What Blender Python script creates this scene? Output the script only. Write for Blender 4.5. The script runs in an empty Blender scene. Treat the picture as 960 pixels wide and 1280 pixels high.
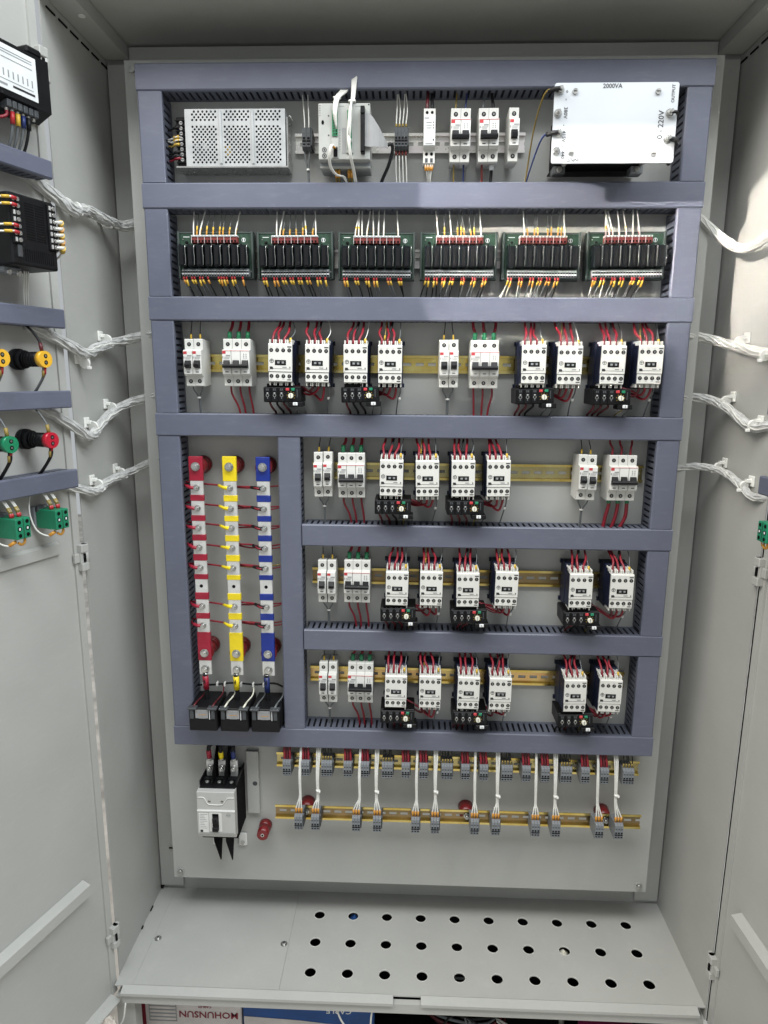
import bpy, bmesh, math, random
from mathutils import Matrix, Vector
random.seed(11)
scene = bpy.context.scene
COL = scene.collection

# ------------------------------------------------------------------ camera
cam_d = bpy.data.cameras.new('camera')
cam = bpy.data.objects.new('camera', cam_d)
COL.objects.link(cam)
cam_d.sensor_fit = 'VERTICAL'
cam_d.sensor_height = 24.0
cam_d.lens = 845.5 * 24.0 / 1280.0
cam_d.clip_start = 0.02
cam_d.clip_end = 200
_R = ((0.99933049, -0.03392295, -0.01370439), (0.03595837, 0.97978094, 0.19681542), (0.00675074, -0.19717643, 0.98034478))
_C = (-0.01269702, -1.40017924, 1.18186873)
cam.matrix_world = Matrix(((_R[0][0], _R[0][2], -_R[0][1], _C[0]), (_R[1][0], _R[1][2], -_R[1][1], _C[1]),
                           (_R[2][0], _R[2][2], -_R[2][1], _C[2]), (0, 0, 0, 1)))
scene.camera = cam

# ------------------------------------------------------------------ world and lamps (workshop in daylight)
world = bpy.data.worlds.new('World')
scene.world = world
world.use_nodes = True
bg = world.node_tree.nodes['Background']
bg.inputs[0].default_value = (0.91, 0.96, 1.0, 1)
bg.inputs[1].default_value = 0.42

def area(name, loc, target, sx, sy, power, color, spread=180):
    d = bpy.data.lights.new(name, 'AREA')
    d.shape = 'RECTANGLE'; d.size = sx; d.size_y = sy
    d.energy = power; d.color = color; d.spread = math.radians(spread)
    o = bpy.data.objects.new(name, d); COL.objects.link(o)
    o.location = loc
    o.rotation_euler = (Vector(target) - Vector(loc)).to_track_quat('-Z', 'Y').to_euler()
    return o
area('fill_upper_right', (2.0, -1.5, 3.6), (-0.25, -0.2, 0.6), 1.8, 1.6, 90, (0.90, 0.96, 1.0))  # added fill lamp, brightens the left wall and door
area('fill_front', (0.0, -1.62, 3.65), (0, -0.1, 0.3), 2.4, 0.9, 80, (0.96, 0.985, 1.0))  # added fill lamp high in front, brightens floor and panel
area('fill_upper_left', (-2.0, -1.5, 3.6), (0.3, -0.2, 0.4), 1.8, 1.6, 94, (1.0, 0.935, 0.85))  # added warm fill lamp, brightens the right wall and door
_sd = Vector((1.22, 1.0, -0.36)).normalized()
_lx = (Vector((1, 0, 0)) - _sd * _sd.x).normalized(); _ly = (-_sd).cross(_lx)
def sunbeam(name, x0, x1, z0, z1, irradiance):
    """low sun entering between roof and wall of the workshop: a parallel beam with level top and bottom edges on the panel"""
    d = bpy.data.lights.new(name, 'AREA'); d.shape = 'RECTANGLE'
    d.size = (x1 - x0) * _lx.x; d.size_y = (z1 - z0) * abs(_ly.z)
    d.energy = irradiance * d.size * d.size_y; d.color = (1.0, 0.94, 0.86); d.spread = math.radians(0.8)
    o = bpy.data.objects.new(name, d); COL.objects.link(o)
    c = Vector(((x0 + x1) / 2, -0.06, (z0 + z1) / 2)) - _sd * 2.6
    m = Matrix((_lx, _ly, -_sd)).transposed().to_4x4(); m.translation = c
    o.matrix_world = m
sunbeam('low_sunbeam', 0.0, 1.5, 1.335, 1.548, 7.0)
for k in range(4):
    sunbeam('low_sunbeam_fading_edge', 0.02, 1.5, 1.335 - 0.045 * (k + 1), 1.335 - 0.045 * k, 5.4 * (1 - k / 4) ** 1.4)

scene.view_settings.view_transform = 'Standard'
scene.view_settings.look = 'None'
scene.view_settings.exposure = 0.2
scene.view_settings.gamma = 1.0
scene.view_settings.use_curve_mapping = False

# ------------------------------------------------------------------ materials
def mat(name, col, rough=0.5, metal=0.0, var=0.06, vscale=30, bump=0.0, bscale=400, rvar=0.1, spec=0.5, col2=None, coat=0.0, transm=0.0, grime=0.0):
    m = bpy.data.materials.new(name); m.use_nodes = True
    nt = m.node_tree; N = nt.nodes; L = nt.links
    b = N['Principled BSDF']
    tc = N.new('ShaderNodeTexCoord')
    nz = N.new('ShaderNodeTexNoise'); nz.inputs['Scale'].default_value = vscale; nz.inputs['Detail'].default_value = 5
    L.new(tc.outputs['Object'], nz.inputs['Vector'])
    rp = N.new('ShaderNodeValToRGB')
    rp.color_ramp.elements[0].position = 0.32; rp.color_ramp.elements[1].position = 0.68
    c2 = col2 or tuple(min(1, c * (1 + var)) for c in col)
    c1 = col if col2 else tuple(c * (1 - var) for c in col)
    rp.color_ramp.elements[0].color = (*c1, 1); rp.color_ramp.elements[1].color = (*c2, 1)
    L.new(nz.outputs['Fac'], rp.inputs['Fac'])
    src = rp.outputs['Color']
    if grime:
        # rubbed smears, fine scratches and dust specks
        mp = N.new('ShaderNodeMapping'); mp.inputs['Scale'].default_value = (3.0, 3.0, 14.0); mp.inputs['Rotation'].default_value = (0.3, 0.5, 0.7)
        L.new(tc.outputs['Object'], mp.inputs['Vector'])
        g1 = N.new('ShaderNodeTexNoise'); g1.inputs['Scale'].default_value = 9; g1.inputs['Detail'].default_value = 9; g1.inputs['Roughness'].default_value = 0.72
        L.new(mp.outputs['Vector'], g1.inputs['Vector'])
        r1 = N.new('ShaderNodeMapRange'); r1.inputs['From Min'].default_value = 0.52; r1.inputs['From Max'].default_value = 0.78; r1.inputs['To Max'].default_value = grime
        L.new(g1.outputs['Fac'], r1.inputs['Value'])
        mx = N.new('ShaderNodeMix'); mx.data_type = 'RGBA'; mx.inputs['B'].default_value = (0.62, 0.61, 0.57, 1)
        L.new(r1.outputs['Result'], mx.inputs['Factor']); L.new(src, mx.inputs['A'])
        g2 = N.new('ShaderNodeTexNoise'); g2.inputs['Scale'].default_value = 55; g2.inputs['Detail'].default_value = 6; g2.inputs['Roughness'].default_value = 0.8
        L.new(tc.outputs['Object'], g2.inputs['Vector'])
        r2 = N.new('ShaderNodeMapRange'); r2.inputs['From Min'].default_value = 0.60; r2.inputs['From Max'].default_value = 0.80; r2.inputs['To Max'].default_value = grime * 1.3
        L.new(g2.outputs['Fac'], r2.inputs['Value'])
        m2 = N.new('ShaderNodeMix'); m2.data_type = 'RGBA'; m2.inputs['B'].default_value = (0.05, 0.05, 0.045, 1)
        L.new(r2.outputs['Result'], m2.inputs['Factor']); L.new(mx.outputs['Result'], m2.inputs['A']); src = m2.outputs['Result']
    L.new(src, b.inputs['Base Color'])
    mr = N.new('ShaderNodeMapRange')
    mr.inputs['To Min'].default_value = max(0.02, rough - rvar); mr.inputs['To Max'].default_value = min(1, rough + rvar)
    L.new(nz.outputs['Fac'], mr.inputs['Value']); L.new(mr.outputs['Result'], b.inputs['Roughness'])
    b.inputs['Metallic'].default_value = metal
    b.inputs['Specular IOR Level'].default_value = spec
    b.inputs['Coat Weight'].default_value = coat
    b.inputs['Transmission Weight'].default_value = transm
    if bump:
        n2 = N.new('ShaderNodeTexNoise'); n2.inputs['Scale'].default_value = bscale; n2.inputs['Detail'].default_value = 3
        L.new(tc.outputs['Object'], n2.inputs['Vector'])
        bp = N.new('ShaderNodeBump'); bp.inputs['Strength'].default_value = bump; bp.inputs['Distance'].default_value = 0.001
        L.new(n2.outputs['Fac'], bp.inputs['Height']); L.new(bp.outputs['Normal'], b.inputs['Normal'])
    return m
M = {}
M['paint'] = mat('cabinet_paint', (0.41, 0.412, 0.388), 0.46, var=0.04, vscale=6, bump=0.16, bscale=620, rvar=0.16, grime=0.14)
M['plate'] = mat('mounting_plate_paint', (0.40, 0.405, 0.382), 0.48, var=0.035, vscale=5, bump=0.12, bscale=620, rvar=0.14, grime=0.10)
M['duct'] = mat('duct_pvc', (0.112, 0.122, 0.166), 0.42, var=0.07, vscale=7, bump=0.10, bscale=240, rvar=0.14, grime=0.06)
M['ductwall'] = mat('duct_wall_pvc', (0.092, 0.101, 0.132), 0.55, var=0.05, vscale=14)
M['white'] = mat('white_plastic', (0.66, 0.66, 0.62), 0.42, var=0.03, vscale=40)
M['mcb'] = mat('breaker_plastic', (0.60, 0.60, 0.565), 0.45, var=0.03, vscale=40)
M['mcbface'] = mat('breaker_face', (0.70, 0.70, 0.67), 0.4, var=0.02, vscale=40)
M['black'] = mat('black_plastic', (0.007, 0.007, 0.008), 0.45, var=0.2, vscale=40, spec=0.22)
M['matblack'] = mat('matt_black', (0.004, 0.004, 0.0045), 0.8, var=0.2, vscale=40, spec=0.12)
M['navy'] = mat('navy_plastic', (0.008, 0.012, 0.032), 0.5, var=0.15, vscale=40, spec=0.25)
M['screw'] = mat('screw_steel', (0.42, 0.42, 0.40), 0.35, metal=0.9, var=0.2, vscale=200)
M['steel'] = mat('bright_steel', (0.56, 0.56, 0.54), 0.26, metal=0.85, var=0.08, vscale=60)
M['tin'] = mat('tinned_bar', (0.70, 0.70, 0.68), 0.42, metal=0.5, var=0.08, vscale=80)
M['psu'] = mat('psu_sheet', (0.62, 0.64, 0.64), 0.32, metal=0.7, var=0.05, vscale=25)
M['gold'] = mat('yellow_zinc', (0.58, 0.38, 0.06), 0.18, metal=0.95, vscale=22, col2=(0.74, 0.66, 0.26), rvar=0.08)
M['copper'] = mat('coppery_zinc', (0.64, 0.36, 0.16), 0.24, metal=0.9, vscale=18, col2=(0.72, 0.56, 0.22))
M['dullgold'] = mat('dull_zinc', (0.42, 0.34, 0.15), 0.24, metal=0.9, vscale=20, col2=(0.52, 0.46, 0.22))
M['silverrail'] = mat('clear_zinc', (0.82, 0.83, 0.72), 0.28, metal=0.5, vscale=18, col2=(0.86, 0.78, 0.80))
M['darkweb'] = mat('zinc_web_reflection', (0.20, 0.16, 0.08), 0.3, metal=0.85, vscale=16, col2=(0.34, 0.24, 0.13))  # dark reflection in the rail web put into the metal colour
M['brightlip'] = mat('zinc_lip_highlight', (0.60, 0.43, 0.10), 0.18, metal=0.95, vscale=30, col2=(0.72, 0.60, 0.24))  # highlight along the rail lips put into the metal colour
M['mccb'] = mat('main_breaker_face', (0.46, 0.46, 0.44), 0.42, var=0.03, vscale=40)
M['red'] = mat('red_insulation', (0.21, 0.009, 0.020), 0.45, var=0.12, vscale=50)
M['darkred'] = mat('dark_red_insulation', (0.085, 0.008, 0.012), 0.45, var=0.2, vscale=50)
M['wwire'] = mat('white_insulation', (0.62, 0.62, 0.58), 0.5, var=0.06, vscale=60)
M['gwire'] = mat('grey_insulation', (0.12, 0.13, 0.135), 0.5, var=0.15, vscale=60)
M['dwire'] = mat('dark_insulation', (0.010, 0.010, 0.011), 0.5, var=0.2, vscale=60, spec=0.25)
M['bluewire'] = mat('blue_insulation', (0.012, 0.025, 0.12), 0.45, var=0.15, vscale=60)
M['yelwire'] = mat('mustard_insulation', (0.25, 0.18, 0.04), 0.5, var=0.15, vscale=60)
M['yellow'] = mat('yellow_marker', (0.58, 0.38, 0.04), 0.5, var=0.12, vscale=300)
M['orange'] = mat('orange_marker', (0.52, 0.24, 0.03), 0.5, var=0.15, vscale=300)
M['redferrule'] = mat('red_ferrule', (0.40, 0.02, 0.025), 0.45, var=0.1, vscale=60)
M['greensleeve'] = mat('green_sleeve', (0.012, 0.17, 0.07), 0.45, var=0.1, vscale=60)
M['barred'] = mat('red_bar_sleeve', (0.30, 0.008, 0.028), 0.4, var=0.08, vscale=40, bump=0.7, bscale=130, grime=0.08)
M['baryel'] = mat('yellow_bar_sleeve', (0.78, 0.60, 0.01), 0.4, var=0.05, vscale=40, bump=0.7, bscale=130, grime=0.08)
M['barblue'] = mat('blue_bar_sleeve', (0.006, 0.024, 0.22), 0.4, var=0.08, vscale=40, bump=0.7, bscale=130, grime=0.06)
M['insul'] = mat('red_insulator', (0.17, 0.010, 0.012), 0.35, var=0.1, vscale=40)
M['pcb'] = mat('green_circuit_board', (0.018, 0.052, 0.030), 0.45, var=0.3, vscale=180)
M['boardtray'] = mat('board_tray', (0.045, 0.062, 0.055), 0.5, var=0.1, vscale=40)
M['greenblk'] = mat('green_contact_block', (0.010, 0.20, 0.10), 0.4, var=0.08, vscale=40)
M['termgrey'] = mat('terminal_grey', (0.19, 0.205, 0.22), 0.5, var=0.06, vscale=60)
M['darkgrey'] = mat('dark_grey_plastic', (0.055, 0.06, 0.065), 0.5, var=0.1, vscale=60)
M['plcgrey'] = mat('module_grey', (0.37, 0.38, 0.36), 0.48, var=0.04, vscale=40)
M['ribbon'] = mat('grey_ribbon', (0.28, 0.28, 0.28), 0.5, var=0.06, vscale=60)
M['print'] = mat('black_print', (0.02, 0.02, 0.022), 0.6, var=0.1)
M['greyprint'] = mat('grey_print', (0.26, 0.27, 0.27), 0.6, var=0.1)
M['redprint'] = mat('red_print', (0.52, 0.04, 0.05), 0.5, var=0.1)
M['label'] = mat('paper_label', (0.70, 0.72, 0.72), 0.6, var=0.05)
M['acrylic'] = mat('white_sheet', (0.47, 0.495, 0.52), 0.35, var=0.015, vscale=10)
M['window'] = mat('smoky_window', (0.03, 0.035, 0.035), 0.15, var=0.1)
M['dial'] = mat('cream_dial', (0.75, 0.74, 0.62), 0.4, var=0.04)
M['spiral'] = mat('spiral_wrap', (0.47, 0.475, 0.46), 0.55, var=0.2, vscale=90, bump=0.4, bscale=260)
M['rim'] = mat('scraped_rim', (0.62, 0.62, 0.58), 0.5, var=0.25, vscale=160)
M['clip'] = mat('nylon_clip', (0.78, 0.78, 0.74), 0.45, var=0.05)
M['bluebox'] = mat('blue_carton', (0.012, 0.07, 0.25), 0.6, var=0.15, vscale=20)
M['cartonwhite'] = mat('white_carton', (0.62, 0.58, 0.55), 0.65, var=0.1, vscale=25)
M['maroon'] = mat('maroon_print', (0.22, 0.015, 0.03), 0.6, var=0.15, vscale=30)
M['ground'] = mat('dusty_concrete', (0.44, 0.42, 0.385), 0.85, var=0.35, vscale=9, bump=0.3, bscale=80)
M['redled'] = mat('red_lens', (0.45, 0.012, 0.03), 0.25, var=0.05)
M['yelled'] = mat('yellow_lens', (0.75, 0.42, 0.03), 0.3, var=0.05)
M['grnled'] = mat('green_lens', (0.01, 0.20, 0.09), 0.25, var=0.05)
M['relay'] = mat('relay_case', (0.006, 0.008, 0.010), 0.3, var=0.2, vscale=50, spec=0.25)
M['magenta'] = mat('magenta_wrap', (0.22, 0.01, 0.07), 0.5, var=0.2, vscale=30)
M['connred'] = mat('connector_red', (0.16, 0.022, 0.018), 0.55, var=0.1, vscale=100)
M['bag'] = mat('soiled_sack', (0.60, 0.56, 0.50), 0.7, vscale=14, col2=(0.30, 0.20, 0.15))

# ------------------------------------------------------------------ mesh builder (millimetres; front of the panel is -y)
class MB:
    def __init__(s):
        s.v = []; s.f = []; s.fm = []; s.sm = []; s.mats = []
    def mi(s, m):
        if m not in s.mats: s.mats.append(m)
        return s.mats.index(m)
    def face(s, idx, m, smooth=False):
        s.f.append(tuple(idx)); s.fm.append(s.mi(m)); s.sm.append(smooth)
    def box(s, x0, x1, y0, y1, z0, z1, m):
        o = len(s.v)
        s.v += [(x0, y0, z0), (x1, y0, z0), (x1, y1, z0), (x0, y1, z0), (x0, y0, z1), (x1, y0, z1), (x1, y1, z1), (x0, y1, z1)]
        for q in ((0, 3, 2, 1), (4, 5, 6, 7), (0, 1, 5, 4), (1, 2, 6, 5), (2, 3, 7, 6), (3, 0, 4, 7)):
            s.face([o + i for i in q], m)
        return s
    def cbox(s, x0, x1, y0, y1, z0, z1, m, c=1.0):
        """box with chamfered edges"""
        o = len(s.v); X = (x0, x1); Y = (y0, y1); Z = (z0, z1); id = {}
        for i in (0, 1):
            for j in (0, 1):
                for k in (0, 1):
                    sx, sy, sz = (1 - 2 * i), (1 - 2 * j), (1 - 2 * k)
                    for a in range(3):
                        p = [X[i] + sx * c, Y[j] + sy * c, Z[k] + sz * c]
                        p[a] = (X[i], Y[j], Z[k])[a]
                        id[i, j, k, a] = len(s.v); s.v.append(tuple(p))
        for a in range(3):
            b, d = [q for q in range(3) if q != a]
            for t in (0, 1):
                def key(u, w):
                    e = [0, 0, 0]; e[a] = t; e[b] = u; e[d] = w
                    return id[e[0], e[1], e[2], a]
                s.face([key(0, 0), key(1, 0), key(1, 1), key(0, 1)], m)
        for a in range(3):
            b, d = [q for q in range(3) if q != a]
            for u in (0, 1):
                for w in (0, 1):
                    def key(t, ax):
                        e = [0, 0, 0]; e[a] = t; e[b] = u; e[d] = w
                        return id[e[0], e[1], e[2], ax]
                    s.face([key(0, b), key(1, b), key(1, d), key(0, d)], m)
        for i in (0, 1):
            for j in (0, 1):
                for k in (0, 1):
                    s.face([id[i, j, k, 0], id[i, j, k, 1], id[i, j, k, 2]], m)
        return s
    def prism_x(s, prof, x0, x1, m):
        o = len(s.v); n = len(prof)
        s.v += [(x0, y, z) for y, z in prof] + [(x1, y, z) for y, z in prof]
        for i in range(n):
            j = (i + 1) % n; s.face((o + i, o + j, o + n + j, o + n + i), m)
        s.face([o + i for i in range(n)][::-1], m); s.face([o + n + i for i in range(n)], m)
        return s
    def prism_y(s, prof, y0, y1, m):
        o = len(s.v); n = len(prof)
        s.v += [(x, y0, z) for x, z in prof] + [(x, y1, z) for x, z in prof]
        for i in range(n):
            j = (i + 1) % n; s.face((o + i, o + j, o + n + j, o + n + i), m)
        s.face([o + i for i in range(n)], m); s.face([o + n + i for i in range(n)][::-1], m)
        return s
    def cyl(s, p0, p1, r0, m, r1=None, n=14, cap=True):
        r1 = r0 if r1 is None else r1
        p0 = Vector(p0); p1 = Vector(p1); d = (p1 - p0).normalized()
        a = d.orthogonal().normalized(); b = d.cross(a); o = len(s.v)
        for p, r in ((p0, r0), (p1, r1)):
            for i in range(n):
                t = 2 * math.pi * i / n
                s.v.append(tuple(p + a * (r * math.cos(t)) + b * (r * math.sin(t))))
        for i in range(n):
            j = (i + 1) % n; s.face((o + i, o + j, o + n + j, o + n + i), m, True)
        if cap:
            s.face([o + i for i in range(n)][::-1], m); s.face([o + n + i for i in range(n)], m)
        return s
    def ring(s, c, r, w, m, n=18, h=0.6):
        """flat ring facing -y"""
        o = len(s.v)
        for rr, y in ((r, c[1]), (r, c[1] - h), (r - w, c[1] - h), (r - w, c[1])):
            for i in range(n):
                t = 2 * math.pi * i / n; s.v.append((c[0] + rr * math.cos(t), y, c[2] + rr * math.sin(t)))
        for k in range(3):
            for i in range(n):
                j = (i + 1) % n; s.face((o + k * n + i, o + k * n + j, o + (k + 1) * n + j, o + (k + 1) * n + i), m)
        return s
    def tube(s, pts, r, m, n=7, sub=4, rr=None):
        P = [Vector(p) for p in pts]; Q = []
        if len(P) > 2 and sub > 1:
            E = [P[0] * 2 - P[1]] + P + [P[-1] * 2 - P[-2]]
            for i in range(1, len(E) - 2):
                for k in range(sub):
                    t = k / sub; a, b, c, d = E[i - 1], E[i], E[i + 1], E[i + 2]
                    Q.append(0.5 * ((2 * b) + (c - a) * t + (2 * a - 5 * b + 4 * c - d) * t * t + (3 * b - a - 3 * c + d) * t ** 3))
            Q.append(P[-1])
        else: Q = P
        o = len(s.v); ref = None
        for i, q in enumerate(Q):
            d = (Q[min(i + 1, len(Q) - 1)] - Q[max(i - 1, 0)])
            d = d.normalized() if d.length > 1e-9 else Vector((0, 0, 1))
            a = d.orthogonal().normalized() if ref is None else (ref - d * ref.dot(d)).normalized()
            ref = a; b = d.cross(a)
            r_ = r if rr is None else r * rr(i / max(1, len(Q) - 1))
            for k in range(n):
                t = 2 * math.pi * k / n; s.v.append(tuple(q + a * (r_ * math.cos(t)) + b * (r_ * math.sin(t))))
        for i in range(len(Q) - 1):
            for k in range(n):
                j = (k + 1) % n; s.face((o + i * n + k, o + i * n + j, o + (i + 1) * n + j, o + (i + 1) * n + k), m, True)
        s.face([o + k for k in range(n)][::-1], m); s.face([o + (len(Q) - 1) * n + k for k in range(n)], m)
        return s
    def cell(s, ax, x0, x1, y0, y1, lvl, t, r, m, n=16, mh=None, cx=None, cy=None):
        """rectangle with a round hole; ax='z' (x,y at height lvl, thickness down) or 'y' (x,z at depth lvl, thickness back)"""
        mh = mh or m
        cx = (x0 + x1) / 2 if cx is None else cx; cy = (y0 + y1) / 2 if cy is None else cy
        def P(a, b, l): return (a, b, l) if ax == 'z' else (a, l, b)
        tt = -t if ax == 'z' else t
        o = len(s.v)
        for i in range(n):
            th = 2 * math.pi * (i + 0.0) / n; c, sn = math.cos(th), math.sin(th); k = max(abs(c), abs(sn))
            bx = (x1 if c > 0 else x0); by = (y1 if sn > 0 else y0)
            qx = cx + (abs(c) / k) * (bx - cx); qy = cy + (abs(sn) / k) * (by - cy)
            s.v.append(P(qx, qy, lvl)); s.v.append(P(cx + r * c, cy + r * sn, lvl)); s.v.append(P(cx + r * c, cy + r * sn, lvl + tt))
        for i in range(n):
            j = (i + 1) % n
            s.face((o + 3 * i, o + 3 * j, o + 3 * j + 1, o + 3 * i + 1), m)
            s.face((o + 3 * i + 1, o + 3 * j + 1, o + 3 * j + 2, o + 3 * i + 2), mh, True)
        return s
    def add(s, other, dx=0, dy=0, dz=0):
        o = len(s.v); s.v += [(x + dx, y + dy, z + dz) for x, y, z in other.v]
        for f, fm, sm in zip(other.f, other.fm, other.sm): s.face([o + i for i in f], other.mats[fm], sm)
        return s
    def mesh(s, name, recalc=True):
        me = bpy.data.meshes.new(name)
        me.from_pydata([(x * .001, y * .001, z * .001) for x, y, z in s.v], [], s.f)
        for m in s.mats: me.materials.append(M[m])
        me.polygons.foreach_set('material_index', s.fm)
        me.polygons.foreach_set('use_smooth', s.sm)
        if recalc:
            bm = bmesh.new(); bm.from_mesh(me); bmesh.ops.recalc_face_normals(bm, faces=bm.faces); bm.to_mesh(me); bm.free()
        me.update()
        return me

# details too small to pick apart singly, kept as one piece of real geometry
JOINED = {'terminal_screws', 'top_terminals', 'bottom_terminals', 'pole_terminals', 'components', 'print', 'lettering', 'connecting_pins', 'terminals', 'circuit_inside', 'rating_label', 'rear_label', 'front_label', 'front_face', 'toggle_marks'}
def link(name, data, parent=None, loc=(0, 0, 0), rot=None):
    o = bpy.data.objects.new(name, data); COL.objects.link(o)
    if parent is not None: o.parent = parent
    o.location = tuple(c * .001 for c in loc)
    if rot: o.rotation_euler = rot
    if parent is not None and name in JOINED: o['kind'] = 'stuff'
    return o
def part(parent, name, mb, loc=(0, 0, 0), rot=None):
    me = mb.mesh(name) if isinstance(mb, MB) else mb
    return link(name, me, parent, loc, rot)
def tag(o, label, cat, group=None):
    o['label'] = label; o['category'] = cat
    if group: o['group'] = group
    return o
def thing(name, label, cat, loc=(0, 0, 0), group=None, rot=None):
    return tag(link(name, None, None, loc, rot), label, cat, group)
def stamp(root, template):
    """template: list of (part name, mesh, loc, [sub-part tuples])"""
    for nm, me, loc, subs in template:
        p = link(nm, me, root, loc)
        for n2, m2, l2 in subs: link(n2, m2, p, l2)
def text_mb(txt, size, m, align='CENTER', h=0.25):
    """flat lettering facing -y, centred at the origin, in millimetres"""
    cu = bpy.data.curves.new('lettering', 'FONT'); cu.body = txt; cu.size = size; cu.align_x = align; cu.align_y = 'CENTER'
    cu.resolution_u = 2; cu.offset = size * 0.018
    ob = bpy.data.objects.new('lettering', cu); COL.objects.link(ob)
    bpy.context.view_layer.update()
    me = bpy.data.meshes.new_from_object(ob.evaluated_get(bpy.context.evaluated_depsgraph_get()))
    mb = MB()
    mb.v = [(v.co.x, -h, v.co.y) for v in me.vertices]
    for p in me.polygons: mb.face(tuple(p.vertices), m)
    bpy.data.objects.remove(ob); bpy.data.curves.remove(cu); bpy.data.meshes.remove(me)
    return mb
def turn(mb, ang):
    c, s_ = math.cos(ang), math.sin(ang)
    mb.v = [(x * c - z * s_, y, x * s_ + z * c) for x, y, z in mb.v]
    return mb
def jit(a): return random.uniform(-a, a)
# ------------------------------------------------------------------ ground under and around the cabinet
g = MB(); g.box(-6000, 6000, -6000, 6000, -400, -380, 'ground')
gr = part(None, 'ground', g); gr['kind'] = 'structure'

# ------------------------------------------------------------------ the cabinet
WL, WR, YB, YF, ZF, ZC = -633, 631, 106, -150, -119, 1826
cabinet = thing('control_cabinet', 'tall light grey steel control cabinet standing open with both doors swung out', 'cabinet')
b = MB(); b.box(WL, WR, YB, YB + 2, ZF - 30, ZC + 2, 'paint'); part(cabinet, 'back_wall', b)
for sgn, x0, x1 in ((-1, WL - 2, WL), (1, WR, WR + 2)):
    b = MB(); b.box(x0, x1, (-156 if sgn < 0 else -186), YB, ZF - 30, ZC, 'paint')
    xi = WL if sgn < 0 else WR
    # rolled front edge of the wall
    b.box(min(xi, xi - sgn * 7), max(xi, xi - sgn * 7), YF - 27, YF - 22, ZF - 2, ZC - 2, 'paint') if False else None
    w = part(cabinet, 'side_wall', b)
    # angle strip at the rear corner of the wall
    s1 = MB(); s1.box(min(xi - sgn * 3, xi - sgn * 60), max(xi - sgn * 3, xi - sgn * 60), YB - 10, YB - 7, ZF + 14, ZC - 32, 'paint')
    part(w, 'corner_strip', s1)
    # row of slots in the edge strip under the roof
    for k in range(6):
        y = YF + 12 + k * 42
        s2 = MB(); s2.box(xi - sgn * 1.5 - 0.8, xi - sgn * 1.5 + 0.8, y, y + 30, 1786.5, 1789.5, 'matblack'); part(w, 'slot', s2)
b = MB(); b.box(WL - 2, WR + 2, YF - 25, YB + 2, ZC + 2, ZC + 5, 'paint')
roof = part(cabinet, 'roof', b)
for sgn, xi in ((-1, WL), (1, WR)):
    s1 = MB(); x0, x1 = sorted((xi - sgn * 1.5, xi - sgn * 48))
    s1.box(x0, x1, YF - 20, YB - 12, ZC - 24, ZC - 21.5, 'paint')
    x2, x3 = sorted((xi - sgn * 45.5, xi - sgn * 48)); s1.box(x2, x3, YF - 20, YB - 12, ZC - 21.5, ZC + 1, 'paint')
    fl = part(roof, 'edge_flange', s1)
    s2 = MB(); s2.cyl((xi - sgn * 35, -78, ZC - 26), (xi - sgn * 35, -78, ZC - 24.2), 6, 'clip', n=16); part(roof, 'lit_hole_disc', s2)  # white disc stands for light shining through a hole
s1 = MB(); s1.box(WL + 50, WR - 50, YB - 13, YB - 10, ZC - 70, ZC - 2, 'paint'); part(roof, 'rear_flange', s1)

# floor tray with thirty cable holes
b = MB()
hx0, hdx, hy0, hdy = -213.5, 82.7, 29.5, 81.6
gx0 = hx0 - hdx / 2; gx1 = hx0 + 9.5 * hdx; gy1 = hy0 + hdy / 2; gy0 = hy0 - 2.5 * hdy
for i in range(10):
    for j in range(3):
        x = hx0 + i * hdx; y = hy0 - j * hdy
        b.cell('z', x - hdx / 2, x + hdx / 2, y - hdy / 2, y + hdy / 2, ZF, 2.5, 12.6, 'paint', n=24)
o = len(b.v)
def quad(x0, x1, y0, y1): b.box(x0, x1, y0, y1, ZF - 2.5, ZF, 'paint')
quad(WL, gx0, -184, YB); quad(gx1, WR, -184, YB); quad(gx0, gx1, gy1, YB); quad(gx0, gx1, -184, gy0)
floor_ = part(cabinet, 'floor_tray', b.mesh('floor_tray', recalc=False))
for i in range(10):
    for j in range(3):
        s1 = MB(); c = (hx0 + i * hdx, hy0 - j * hdy)
        n = 24
        for rr, z in ((12.7, ZF + .2), (12.7, ZF + .9), (13.5, ZF + .9), (13.8, ZF + .2)):
            for k in range(n):
                t = 2 * math.pi * k / n; s1.v.append((c[0] + rr * math.cos(t), c[1] + rr * math.sin(t), z))
        for q in range(3):
            for k in range(n):
                k2 = (k + 1) % n; s1.face((q * n + k, q * n + k2, (q + 1) * n + k2, (q + 1) * n + k), 'rim')
        part(floor_, 'hole_rim', s1)
cp = MB(); cp.cbox(-594, -274.5, -182, 80, ZF + 0.3, ZF + 2.2, 'paint', 0.5)
cov = part(cabinet, 'cover_plate', cp)
for x, y in ((-583, -60), (-285, -63)):
    s1 = MB(); s1.cyl((x, y, ZF + 2.2), (x, y, ZF + 3.4), 8, 'steel', n=18); s1.cyl((x, y, ZF + 3.4), (x, y, ZF + 7), 5, 'steel', 4, n=14); s1.cyl((x, y, ZF + 7), (x, y, ZF + 7.2), 1.8, 'matblack', n=8)
    part(cov, 'screw', s1)
# front lip, with a gap where its upper fold is cut away
lip = MB()
lip.box(-612, 611, -197, -184.5, -150, -127, 'paint')
for x0, x1 in ((-613, -28), (31, 612)):
    lip.prism_x([(-203, -120), (-203, -126.5), (-183, -126.5), (-183, -116.5), (-186, -114.5)], x0, x1, 'paint')
lp = part(cabinet, 'front_lip', lip)
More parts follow.
